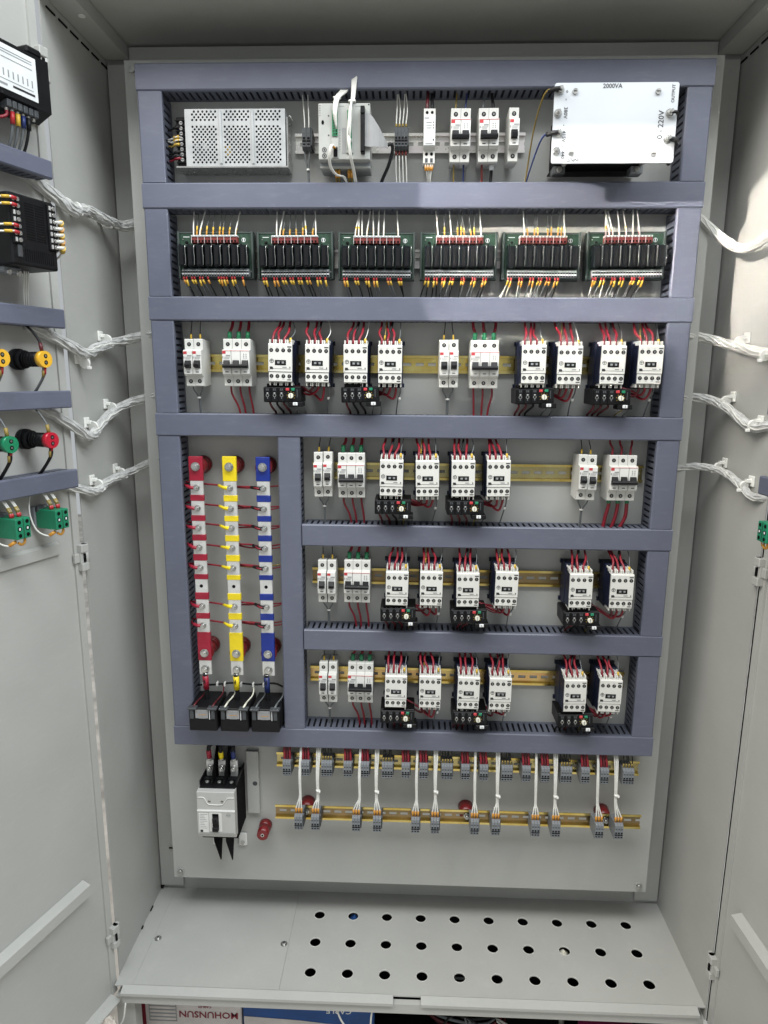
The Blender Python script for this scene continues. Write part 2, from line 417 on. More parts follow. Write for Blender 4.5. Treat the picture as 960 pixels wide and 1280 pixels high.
# plinth legs under the floor, and black sheets added to darken the holes
for x0, x1 in ((WL, WL + 40), (WR - 40, WR)):
    for y0, y1 in ((-182, -150),):
        b = MB(); b.box(x0, x1, y0, y1, -379, -150.5, 'paint'); part(cabinet, 'plinth_leg', b)
b = MB(); b.box(WL + 1, WR - 1, 96, 104, -379, -152, 'matblack'); part(cabinet, 'plinth_rear_shade', b)  # coloured black so the floor holes look shaded
b = MB(); b.box(WL + 1, WR - 1, -148, 94, -379, -374, 'matblack'); part(cabinet, 'shade_sheet', b)  # added black sheet, stands for the shade below the floor holes
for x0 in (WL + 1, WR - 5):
    b = MB(); b.box(x0, x0 + 4, -149.5, 95.5, -373.5, -152, 'matblack'); part(cabinet, 'shade_side', b)  # added black panels, keep light out of the end holes

# mounting plate with folded edges
PL, PR, PT = -558, 558, 1762
b = MB(); b.box(PL, PR, 0, 2.5, 0, PT, 'plate')
b.box(PL, PL + 2.5, 2.5, 26, 0.5, PT - .5, 'plate'); b.box(PR - 2.5, PR, 2.5, 26, 0.5, PT - .5, 'plate'); b.box(PL + 2.5, PR - 2.5, 2.5, 26, 0, 2.5, 'plate')
plate = part(cabinet, 'mounting_plate', b)
for x in (-542, 541):
    for z in (17, 1745):
        s1 = MB(); s1.cyl((x, 0, z), (x, -2, z), 9, 'plate', n=20); s1.cyl((x, -2, z), (x, -7.5, z), 6.5, 'screw', n=6); part(plate, 'bolt', s1)

# small scuffs and chips in the paint where the sheets meet
for (x, y, z, a, bb, c) in ((WL + 3, 100, ZF + 8, 4, 6, 9), (WL + 1, 30, ZF + 2, 1.5, 9, 3), (WL + 1, -30, ZF + 3, 1.5, 5, 4), (-590, 92, 6, 14, 2, 3)):
    s1 = MB(); s1.cbox(x - a, x + a, y - bb, y + bb, z - c * .5, z + c * .5, 'matblack', min(a, bb, c * .5) * .6); part(floor_, 'chip', s1)

# ------------------------------------------------------------------ doors
ROT_L = math.radians(71); ROT_R = math.radians(-87)
HL = (-638, -163, 0); HR = (637, -188, 0)
def hinge(parent, x, z, sgn):
    s1 = MB()
    s1.cbox(x - 9, x + 9, -16, -2, z - 26, z - 10, 'paint', 1.5); s1.cbox(x - 9, x + 9, -16, -2, z + 10, z + 26, 'paint', 1.5)
    s1.cyl((x - sgn * 6, -9, z - 26), (x - sgn * 6, -9, z + 26), 6.5, 'paint', n=12)
    s1.cbox(x - 9, x + 9, -12.5, -2, z - 10.5, z + 10.5, 'paint', .8); s1.box(x + sgn * 1 - 1.6, x + sgn * 1 + 1.6, -16.4, -12, z - 8, z + 8, 'matblack')
    s1.cbox(x + sgn * 13 - 6, x + sgn * 13 + 6, -9, -2, z - 9, z + 9, 'paint', 1.2)
    part(parent, 'hinge', s1)
def make_door(sgn, H, rot):
    # sgn -1: door runs towards local -x from the hinge, +1 towards +x
    def X(a, c): return sorted((sgn * a, sgn * c))
    b = MB()
    x0, x1 = X(4, 625); b.box(x0, x1, 0, 1.6, -150, 1800, 'paint')
    x0, x1 = X(4, 19); b.box(x0, x1, -4, -0.2, -148, 1798, 'paint')
    x0, x1 = X(4, 6); b.box(x0, x1, 1.6, 26, -150, 1800, 'paint')
    x0, x1 = X(623, 625); b.box(x0, x1, 1.6, 26, -150, 1800, 'paint')
    b.box(*X(6, 623), 1.8, 26, -150, -148, 'paint'); b.box(*X(6, 623), 1.8, 26, 1798, 1800, 'paint')
    b.prism_x([(0, -150), (-26, -153), (-26, -150), (0, -146)], *X(19, 623), 'paint')
    d = part(cabinet, 'door', b, H, (0, 0, rot))
    for z in (1687, 838, -8): hinge(d, sgn * 4, z, sgn)
    for z0, z1, x0, x1, h in ((146, 176, 66, 590, 20), (854, 880, 54, 590, 7)):
        s1 = MB(); a, c = X(x0, x1); s1.prism_x([(-0.3, z0), (-h, z0 + 2.5), (-h, z1 - 5), (-0.3, z1)], a, c, 'paint'); part(d, 'stiffener', s1)
    return d
door_l = make_door(-1, HL, ROT_L)
door_r = make_door(1, HR, ROT_R)
# black strip added to make the right-hand hinge gap dark
b = MB(); b.box(WR + 2.5, WR + 6, -188.5, -187.0, -148, 1798, 'matblack'); part(cabinet, 'dark_gap_strip', b)

# ------------------------------------------------------------------ cable ducts
def slotted(mb, along, a0, a1, n0, n1, m='ductwall', d0=1.5, s0=9, s1=45, d1=52, pitch=12.5, gap=4.6):
    """slotted side wall; along 'x' or 'z'; n0..n1 is the wall's thickness range; depth runs to -y"""
    def bx(p, q, e0, e1):
        if along == 'x': mb.box(p, q, -e1, -e0, n0, n1, m)
        else: mb.box(n0, n1, -e1, -e0, p, q, m)
    bx(a0, a1, d0, s0); bx(a0, a1, s1, d1)
    k = int((a1 - a0) // pitch); off = (a1 - a0 - k * pitch) / 2
    p = a0
    for i in range(k + 1):
        q = a0 + off + i * pitch - gap / 2 if i >= 0 else a0
        if q > p: bx(p, q, s0, s1)
        p = q + gap
    if a1 > p: bx(p, a1, s0, s1)
def cable_duct(label, along, a0, a1, n0, n1, depth=60, loc=(0, 0, 0), rot=None, m='duct', scale=1.0):
    t = thing('cable_duct', label, 'cable duct', loc, 'slotted wiring ducts', rot)
    c = MB()
    if along == 'x':
        c.prism_x([(-depth + 9, n0), (-depth + 1.8, n0), (-depth, n0 + 2.2), (-depth, n1 - 2.2), (-depth + 1.8, n1), (-depth + 9, n1)], a0, a1, m)
    else:
        p = [(n0, -depth + 9), (n0, -depth + 1.8), (n0 + 2.2, -depth), (n1 - 2.2, -depth), (n1, -depth + 1.8), (n1, -depth + 9)]
        o = len(c.v); c.v += [(x, y, a0) for x, y in p] + [(x, y, a1) for x, y in p]
        for i in range(6): c.face((o + i, o + (i + 1) % 6, o + 6 + (i + 1) % 6, o + 6 + i), m)
        c.face([o + i for i in range(6)], m); c.face([o + 6 + i for i in range(6)], m)
    part(t, 'cover', c)
    bp = MB()
    if along == 'x': bp.box(a0 + 1, a1 - 1, -1.5, -0.2, n0 + 2, n1 - 2, 'ductwall')
    else: bp.box(n0 + 2, n1 - 2, -1.5, -0.2, a0 + 1, a1 - 1, 'ductwall')
    part(t, 'base', bp)
    for w in ((n0 + 1.5, n0 + 3), (n1 - 3, n1 - 1.5)):
        s1 = MB(); slotted(s1, along, a0 + 1, a1 - 1, w[0], w[1], d1=depth - 8.5, s1=depth - 15); part(t, 'slotted_wall', s1)
    return t
DX0, DX1 = -516, 520
HD = [(1688, 1733, DX0, DX1, 'horizontal grey-blue wiring duct at the very top of the mounting plate'),
      (1487, 1532, DX0, DX1, 'horizontal wiring duct between the transformer row and the relay boards'),
      (1284.5, 1329, DX0, DX1, 'horizontal wiring duct just below the six relay boards'),
      (1061.5, 1106.5, DX0, DX1, 'long horizontal wiring duct just above the coloured busbars'),
      (839, 884, -226, DX1, 'shorter horizontal duct level with the upper middle of the busbars'),
      (612, 657, -226, DX1, 'shorter horizontal duct level with the lower part of the busbars'),
      (384, 429, DX0, DX1, 'lowest horizontal wiring duct, above the moulded case breaker')]
for z0, z1, x0, x1, lb in HD: cable_duct(lb, 'x', x0, x1, z0, z1)
VD = [(1532.8, 1687.2, -514.5, -470, 'short vertical duct left of the perforated power supply'),
      (1532.8, 1687.2, 474.5, 518.5, 'short vertical duct right of the transformer'),
      (1329.8, 1486.2, -514.5, -470, 'short vertical duct left of the relay boards'),
      (1329.8, 1486.2, 474.5, 518.5, 'sunlit short vertical duct right of the relay boards'),
      (1107.3, 1283.7, -514.5, -470, 'vertical duct left of the upper contactor row'),
      (1107.3, 1283.7, 474.5, 518.5, 'vertical duct right of the upper contactor row'),
      (429.8, 1060.7, -514.5, -470, 'tall vertical duct left of the red busbar'),
      (429.8, 1060.7, -272.5, -228, 'tall vertical duct between the blue busbar and the contactors'),
      (884.8, 1060.7, 474.5, 518.5, 'vertical duct right of the breakers in the second contactor row'),
      (657.8, 838.2, 474.5, 518.5, 'vertical duct right of the third contactor row'),
      (429.8, 611.2, 474.5, 518.5, 'vertical duct right of the lowest contactor row')]
for z0, z1, x0, x1, lb in VD: cable_duct(lb, 'z', z0, z1, x0, x1, depth=59.2)
# ducts on the doors
LD = [(1497.5, 1526, 'top wiring duct on the left door, under the power meter'), (1258, 1290, 'second wiring duct on the left door, under the black controller'),
      (1123, 1153, 'third wiring duct on the left door, between the two lamp rows'), (981, 1014, 'lowest wiring duct on the left door, above the green contact blocks')]
for z0, z1, lb in LD: cable_duct(lb, 'x', -600, -36, z0, z1, depth=45, loc=HL, rot=(0, 0, ROT_L))
RD = [(1121.5, 1148.5, 'upper wiring duct end on the right door at the picture edge'), (986, 1018, 'lower wiring duct end on the right door at the picture edge')]
for z0, z1, lb in RD: cable_duct(lb, 'x', 33, 600, z0, z1, depth=45, loc=HR, rot=(0, 0, ROT_R))

# ------------------------------------------------------------------ DIN rails
def din_rail(label, x0, x1, z, m, off=0, lip='brightlip'):
    t = thing('mounting_rail', label, 'mounting rail', (0, -off, z), 'slotted mounting rails')
    # hat profile: web against the plate, two lips forward
    for sg in (-1, 1):
        b = MB()
        prof = [(-0.2, sg * 12.5), (-7.5, sg * 12.5), (-7.5, sg * 17.5), (-6.5, sg * 17.5), (-6.5, sg * 13.5), (-0.2, sg * 13.5)]
        b.prism_x(prof, x0, x1, lip); part(t, 'lip', b)
    w = MB(); w.box(x0, x1, -1.2, -0.2, 3.1, 12.3, m); w.box(x0, x1, -1.2, -0.2, -12.3, -3.1, m)
    x = x0
    while x < x1:
        w.box(x, min(x + 9, x1), -1.2, -0.2, -3.1, 3.1, m); x += 25
    part(t, 'slotted_web', w)
    if off:
        pass
    return t
din_rail('bright zinc mounting rail in the transformer row', -235, 200, 1614, 'silverrail', lip='silverrail')
din_rail('mounting rail behind the six relay boards', -462, 470, 1406, 'silverrail', lip='silverrail')
din_rail('golden mounting rail of the upper contactor row', -458, 468, 1205, 'gold')
din_rail('dull mounting rail of the second contactor row', -210, 470, 988, 'dullgold')
din_rail('dull mounting rail of the third contactor row', -214, 466, 761, 'darkweb')
din_rail('coppery mounting rail of the lowest contactor row', -222, 466, 535, 'copper')
din_rail('upper terminal rail just under the lowest duct', -300, 511, 330, 'dullgold', 12)
din_rail('lower terminal rail carried on round red standoffs', -302, 517, 212, 'darkweb', 33)
# ------------------------------------------------------------------ circuit breakers
def breaker_template(n, joined_toggle):
    W = 18.0; x0 = -n * W / 2
    prof = [(-8, -43), (-8, 43), (-50, 45.5), (-54, 45.5), (-54.6, 44.5), (-54.6, 25.5), (-66, 24), (-67, 22.5), (-67, -20), (-63, -24.5), (-54.6, -25.5), (-54.6, -44), (-53, -45.5), (-44, -45.5)]
    body = MB(); scr = MB(); face = MB(); pr = MB(); tog = MB()
    for i in range(n):
        a = x0 + i * W + .3; c = a + W - .6; m = (a + c) / 2
        body.prism_x(prof, a, c, 'mcb')
        for z in (35.5, -35.5):
            scr.cyl((m, -54.5, z), (m, -55.0, z), 3.9, 'matblack', n=14)
            scr.cyl((m, -55.0, z), (m, -55.3, z), 2.0, 'screw', n=8); scr.box(m - 1.8, m + 1.8, -55.5, -55.3, z - .35, z + .35, 'matblack')
        face.cbox(a + .8, c - .8, -68.2, -66.8, -21.5, -12.5, 'mcbface', .4)
        face.box(m - 3, m + 3, -68.5, -68.2, -18.6, -17.0, 'print')
        face.box(a + .5, c - .5, -67.6, -66.8, -11, 22, 'mcbface')
        tog.box(m - 6, m + 6, -67.9, -67.6, -10.5, 4.5, 'matblack')
        if i == 0 or not joined_toggle:
            pr.box(a + .6, a + 7.2, -68.0, -67.6, 16.8, 21.6, 'redprint')
            pr.box(a + .9, a + 2.4, -68.0, -67.6, 8, 12, 'greyprint')
            pr.box(a + 7.6, c - 1.2, -68.0, -67.6, 12.6, 14.6, 'greyprint')
            for q in range(3): pr.box(a + 4, c - 1.5 - q, -67.9, -67.6, 10.6 - q * 1.8, 11.2 - q * 1.8, 'greyprint')
        if not joined_toggle:
            tog.prism_x([(-67.9, 3.5), (-71, 4.2), (-76.5, -3), (-76, -8.5), (-67.9, -10)], m - 5.2, m + 5.2, 'black')
        else:
            tog.prism_x([(-67.9, 3.8), (-71, 4.2), (-75, -4), (-67.9, -5)], m - 5.4, m + 5.4, 'black')
    if joined_toggle:
        tog.prism_x([(-67.9, -3), (-75, -3.2), (-77, -6), (-76.5, -10), (-67.9, -10.6)], x0 + 2.4, -x0 - 2.4, 'black')
        pr.box(x0 + .8, -x0 - .8, -68.1, -67.6, 22.1, 22.9, 'redprint')
        e = -x0 - 9
        for q in (-1, 1):
            for k in range(3): pr.box(e + q * 2.3 - 1.2, e + q * 2.3 + 1.2, -67.9, -67.6, 8 + k * 3.4, 9 + k * 3.4, 'greyprint'); pr.box(e + q * 2.3 - .3, e + q * 2.3 + .3, -67.9, -67.6, 9 + k * 3.4, 11.4 + k * 3.4, 'greyprint')
    return [('body', body.mesh('body'), (0, 0, 0), [('front_face', face.mesh('front_face'), (0, 0, 0)), ('print', pr.mesh('print'), (0, 0, 0))]),
            ('terminal_screws', scr.mesh('terminal_screws'), (0, 0, 0), []), ('toggle', tog.mesh('toggle'), (0, 0, 0), [])]
T1 = breaker_template(1, False); T2 = breaker_template(2, True); T3 = breaker_template(3, True)

def wire(parent, pts, r, m, ends=(), n=7, sub=4, name='wire'):
    """ends: list of (p0, p1, radius, material) sleeves drawn along with the wire"""
    b = MB(); b.tube(pts, r, m, n=n, sub=sub)
    for p0, p1, rr, mm in ends: b.cyl(p0, p1, rr, mm, n=10)
    return part(parent, name, b)

def breaker(template, x, z, label, group):
    t = thing('circuit_breaker', label, 'circuit breaker', (x + jit(.5), 0, z + jit(.8)), group, (jit(.012), jit(.010), jit(.012)))
    stamp(t, template)
    return t
def up_wires_thin(t, xs, top, m='dwire', mk='yellow'):
    for x in xs:
        e = jit(3)
        wire(t, [(x, -40, 40), (x + e * .3, -39, 58), (x + e, -33, top - 6), (x + e, -28, top + 12)], 0.9, m, [((x, -40, 45.6), (x + e * .2, -39.5, 55), 1.9, mk)])
def down_wires_tied(t, xs, bot, m='gwire'):
    c = sum(xs) / len(xs)
    for x in xs:
        o = (x - c) * .16
        wire(t, [(x, -40, -44), (x, -39, -52), (c + o, -34, -68), (c + o, -30, bot + 8), (c + o, -28, bot - 12)], 1.5, m)
    b = MB(); b.cyl((c, -34, -70), (c, -34, -66.5), 3.6, 'clip', n=10); b.cbox(c + 1, c + 5, -38, -34, -70, -67, 'clip', .5); part(t, 'cable_tie', b)

# ------------------------------------------------------------------ contactors
def contactor_template():
    base = MB(); base.cbox(-23.5, 23.5, -50, -8, -45, 45, 'navy', 1.5); base.cbox(-22.5, 22.5, -62, -49, -40, 40, 'navy', 1)
    for z in (-41, 41): base.box(-26.5, -23, -14, -8, z - 4, z + 4, 'navy'); base.box(23, 26.5, -14, -8, z - 4, z + 4, 'navy')
    sk = MB(); sk.box(-23.3, 23.3, -86, -61.5, -35, 34.5, 'navy')
    body = MB(); body.prism_x([(-72, -16.6), (-72, 34), (-74, 35.4), (-89, 35.4), (-90.6, 33.6), (-90.6, -16.6)], -22.6, 22.6, 'white')
    low = MB(); low.prism_x([(-68, -36), (-68, -17.6), (-89.4, -17.6), (-89.4, -34.5), (-88, -36)], -22.0, 22.0, 'white')
    top = MB()
    for i in range(4):
        c = -16.8 + i * 11.2
        top.cbox(c - 5.1, c - 2.6, -86, -50, 34.9, 43, 'white', .6); top.cbox(c + 2.6, c + 5.1, -86, -50, 34.9, 43, 'white', .6)
        top.box(c - 2.6, c + 2.6, -66, -50, 35.0, 41, 'white'); top.cyl((c, -74, 35.2), (c, -74, 38.5), 3, 'screw', n=8)
    bot = MB()
    for i in range(4):
        c = -16.8 + i * 11.2
        bot.cbox(c - 5.1, c - 2.6, -84, -52, -43, -36.2, 'white', .6); bot.cbox(c + 2.6, c + 5.1, -84, -52, -43, -36.2, 'white', .6)
    scr = MB()
    for i in range(4):
        for y, z in ((-90.5, 23), (-89.3, -25.2)):
            c = -17.0 + i * 11.4
            scr.cyl((c, y, z), (c, y - .5, z), 3.7, 'matblack', n=14); scr.cyl((c, y - .5, z), (c, y - .8, z), 2.0, 'screw', n=8)
            scr.box(c - 1.9, c + 1.9, y - 1.0, y - .8, z - .5, z + .5, 'matblack')
            scr.box(c - 2.2, c + 2.2, y - .2, y, z + (5.2 if z > 0 else -6.2), z + (5.7 if z > 0 else -5.6), 'greyprint')
    win = MB(); win.box(-10, 11, -91.1, -90.5, -4.6, 4.8, 'matblack'); win.cbox(-7, 8.6, -91.8, -91.0, -2.8, 3.2, 'window', .3)
    win.box(-5.4, -1, -92.0, -91.7, -1.5, 2, 'greyprint'); win.box(3, 7, -92.0, -91.7, -1.5, 2, 'greyprint'); win.box(-1, 3, -92.4, -91.7, -2.4, 1.2, 'black')
    pr = MB(); pr.ring((-16.3, -90.6, 3.0), 3.9, .8, 'print', h=.35); pr.box(-19.5, -13.4, -90.9, -90.5, 3.2, 3.9, 'print'); pr.box(-16.8, -16, -90.9, -90.5, .2, 5.6, 'print')
    pr.prism_y([(-20, -12.4), (-14, -12.4), (-13, -10.9), (-15, -7.6), (-20, -7.6)], -90.95, -90.5, 'print'); pr.box(-13, 20, -90.85, -90.5, -11.7, -11.1, 'print')
    pr.box(4, 12, -90.9, -90.5, -9.4, -7.6, 'greyprint'); pr.box(17.6, 19.2, -90.9, -90.5, -10, -7.4, 'print'); pr.box(13.5, 21.5, -90.9, -90.5, 28.4, 30.4, 'print')
    pr.box(13, 20.5, -89.75, -89.3, -32.6, -30.9, 'print'); pr.box(-21, -19.8, -90.9, -90.5, -14.6, -13.6, 'print')
    return [('base', base.mesh('base'), (0, 0, 0), []), ('inner_case', sk.mesh('inner_case'), (0, 0, 0), []),
            ('front_cover', body.mesh('front_cover'), (0, 0, 0), [('print', pr.mesh('print'), (0, 0, 0))]), ('lower_cover', low.mesh('lower_cover'), (0, 0, 0), []),
            ('top_terminals', top.mesh('top_terminals'), (0, 0, 0), []), ('bottom_terminals', bot.mesh('bottom_terminals'), (0, 0, 0), []),
            ('terminal_screws', scr.mesh('terminal_screws'), (0, 0, 0), []), ('indicator_window', win.mesh('indicator_window'), (0, 0, 0), [])]
TC = contactor_template()
def relay_template():
    body = MB(); body.cbox(-36, 36, -82, -24, -74, -44, 'black', 1.2); body.cbox(-36, 36, -87, -81, -73, -45, 'black', 1.0)
    body.cbox(12, 40, -90, -60, -82, -73, 'black', 1.0); body.cbox(-30, 14, -84, -40, -44.5, -38, 'matblack', 1)
    pole = MB()
    for i in range(3):
        c = -28 + i * 13.6
        pole.cbox(c - 5.6, c + 5.6, -89.4, -86.5, -72, -46, 'black', .8)
        for q in (-1.6, 1.6): pole.box(c + q - 1.1, c + q + 1.1, -89.9, -89.3, -51.5, -47.4, 'darkgrey')
        pole.ring((c, -89.3, -60.3), 3.2, 1.1, 'screw', n=12, h=.5); pole.box(c - .8, c + .8, -89.7, -89.3, -66.5, -64.2, 'termgrey'); pole.box(c - 1.6, c + 1.6, -89.7, -89.3, -56.6, -55.4, 'label')
    dial = MB(); dial.cyl((17, -87, -61), (17, -93, -61), 5.2, 'dial', 4.6, n=18); dial.box(16.4, 17.6, -93.4, -93, -65, -57, 'greyprint')
    for k in range(7):
        t = math.pi * (-.2 + k * .23); dial.cyl((17 + 7.6 * math.cos(t), -86.9, -61 + 7.6 * math.sin(t)), (17 + 7.6 * math.cos(t), -87.4, -61 + 7.6 * math.sin(t)), .7, 'yellow', n=6)
    rb = MB(); rb.cbox(7.5, 14, -90, -86.5, -51.5, -46.6, 'redprint', .6); gb = MB(); gb.cbox(18, 24.5, -90, -86.5, -51.5, -46.6, 'greenblk', .6)
    gb.box(28.4, 29.8, -87.4, -86.8, -64, -49, 'darkgrey')
    kn = MB(); kn.cbox(21, 30, -93, -89, -79.5, -73.5, 'label', .8); kn.box(24.8, 26, -93.4, -93, -79, -74, 'greyprint')
    return [('body', body.mesh('body'), (0, 0, 0), []), ('pole_terminals', pole.mesh('pole_terminals'), (0, 0, 0), []), ('setting_dial', dial.mesh('setting_dial'), (0, 0, 0), []),
            ('stop_button', rb.mesh('stop_button'), (0, 0, 0), []), ('reset_button', gb.mesh('reset_button'), (0, 0, 0), []), ('auxiliary_terminal', kn.mesh('auxiliary_terminal'), (0, 0, 0), [])]
TR = relay_template()

ORD = ['first', 'second', 'third', 'fourth', 'fifth', 'sixth', 'seventh', 'eighth']
ROWS = [('upper contactor row', 1205, 1284.5, 1106.5, [-259, -188, -113, -48, 222, 289, 368, 437], (0, 2, 4, 6), [-433, 64], [-348, 132]),
        ('second contactor row', 986, 1061.5, 884, [-44, 25, 96, 165], (0, 2), [-183, 343], [-125, 412]),
        ('third contactor row', 762, 839, 657, [-32, 38, 112, 188, 338, 419], (0, 2, 4), [-176], [-114]),
        ('lowest contactor row', 536, 612, 429, [-32, 41, 119, 186, 339, 413], (0, 2, 4), [-176], [-107])]
for ri, (rn, zc, ztop, zbot, cx, rel, m1, m3) in enumerate(ROWS):
    top = ztop - zc; bot = zbot - zc
    for gi, x in enumerate(m1):
        gname = '' if len(m1) == 1 else (' left-hand' if gi == 0 else ' right-hand')
        for k, q in enumerate((-9.4, 9.4)):
            side = 'left' if k == 0 else 'right'
            lb = f'{side} one of the{gname} pair of single-pole breakers, {rn}'
            t = breaker(T1, x + q, zc, lb, 'single-pole breakers beside the contactors')
            up_wires_thin(t, [0], top)
            # its grey wire bends toward the pair's middle and drops into the duct
            c = -q
            wire(t, [(0, -40, -44), (0, -39, -52), (c * .8, -34, -68), (c * .85, -30, bot + 8), (c * .85, -28, bot - 12)], 1.5, 'gwire')
            if k: 
                b = MB(); b.cyl((c, -34, -70), (c, -34, -66.5), 4.0, 'clip', n=10); part(t, 'cable_tie', b)
    for gi, x in enumerate(m3):
        gname = 'white' if len(m3) == 1 else ('left-hand white' if gi == 0 else 'right-hand white')
        t = breaker(T3, x, zc, f'{gname} three-pole breaker with red wires, {rn}', 'three-pole breakers beside the contactors')
        thick = (ri == 1 and gi == 1)
        for i in range(3):
            px = (i - 1) * 18
            e = (6, 4, 2)[i] if x < 100 else (-4, -2, 5)[i]
            sl = [] if thick else [((px, -40, 45.6), (px + .5, -39, 60), 4.2, 'greensleeve')]
            wire(t, [(px, -40, 42), (px + .6, -39, 58), (px + e * .8, -33, top - 8), (px + e, -26, top + 14)], 3.0 if not thick else 2.2, 'red', sl)
            if thick:
                wire(t, [(px, -40, -43), (px, -40, -58), (px - 3 + i * 2, -32, -84), (px - 6 - i * 3, -28, bot - 14)], 3.6, 'red', [((px, -40, -53), (px, -40, -45.6), 4.2, 'greensleeve')])
            else:
                e2 = (16, 8, 6)[i] if x < 0 else (4, 1, -6)[i]
                wire(t, [(px, -40, -43), (px + 1, -39, -60), (px + e2 * .7, -32, -85), (px + e2, -27, bot - 12)], 2.1, 'red')
    for i, x in enumerate(cx):
        has = i in rel
        lb = f'{ORD[i]} contactor from the left, {rn}' + (', above an overload relay' if has else ', no relay below')
        t = thing('contactor', lb, 'contactor', (x, 0, zc + jit(1)), 'white four-pole contactors', (jit(.014), jit(.018), jit(.016)))
        stamp(t, TC)
        sk = jit(3)
        for k in range(3):
            px = -16.8 + k * 11.2
            e = sk + jit(5) + (4 if i % 2 == 0 else -2); bw = jit(5)
            wire(t, [(px, -76, 36), (px + .5, -74, 46), (px + e * .5 + bw, -60 + jit(5), 58), (px + e, -40, top - 6), (px + e * 1.1, -26, top + 14)], 2.35, 'red' if not (k == 1 and i % 3 == 2) else 'red')
        if random.random() < .7:
            wire(t, [(-7, -70, 38), (-6, -64, 50), (2, -48, top - 6), (4, -28, top + 12)], 2.0, 'dwire')
        wire(t, [(17, -74, 36), (17, -72, 46), (20 + jit(4), -50, 62), (19 + jit(8), -30, top + 12)], 0.95, 'gwire' if ri else random.choice(['gwire', 'wwire']), [((17, -74.2, 38), (17.2, -72.5, 47), 2.2, 'yellow')])
        if random.random() < .4: wire(t, [(-12, -58, 44), (-11, -52, 56), (-9, -40, top), (-8, -28, top + 10)], 1.0, 'yelwire', [((-12, -58, 46), (-11.3, -54, 54), 1.9, 'yellow')])
        if has:
            rt = thing('overload_relay', f'black overload relay under the {ORD[i]} contactor of the {rn}', 'overload relay', (x + 4 + jit(1.5), 0, zc + jit(1)), 'black overload relays under contactors', (jit(.01), jit(.03), jit(.015)))
            stamp(rt, TR)
            pin = MB()
            for k in range(3): pin.box(-22 + k * 11.2, -19.5 + k * 11.2, -78, -74, -40, -34.5, 'screw')
            part(rt, 'connecting_pins', pin)
            for k in range(3):
                px = -28 + k * 13.6; e = (5, 7, 8)[k] if x < 100 else (-2, -6, -9)[k]
                wire(rt, [(px, -66, -72), (px + 1, -67, -79), (px + e * .8, -56, -88), (px + e, -38, bot + 4), (px + e, -28, bot - 10)], 2.2, random.choice(['darkred', 'darkred', 'dwire']))
            wire(rt, [(24, -72, -80), (25, -70, -86), (22, -50, -92), (20, -28, bot - 8)], 1.2, random.choice(['yelwire', 'gwire', 'darkred']))
            wire(rt, [(38, -76, -78), (40, -70, -84), (39, -44, -94), (36, -28, bot - 8)], 1.0, 'gwire')
        else:
            # three red jumpers looping from the outgoing terminals across to the relay beside
            for k in range(3):
                px = -12 + k * 11.2
                wire(t, [(px, -70, -37), (px + 1, -71, -47), (px - 4 + jit(4), -64, -58 - k * 3 + jit(6)), (px - 24 + jit(4), -52 + jit(4), -52 - k * 2 + jit(6)), (px - 46 - k * 4, -46, -42 - k + jit(3)), (px - 62 - k * 3, -44, -40)], 2.3, 'red' if k else 'darkred')
            wire(t, [(19, -66, -37), (20, -60, -52), (17 + jit(3), -44, -72), (12 + jit(4), -28, bot - 10)], 1.3, 'gwire')
            b = MB(); b.cyl((18, -52, -64), (17.8, -50, -68), 2.6, 'clip', n=8); part(t, 'cable_tie', b)

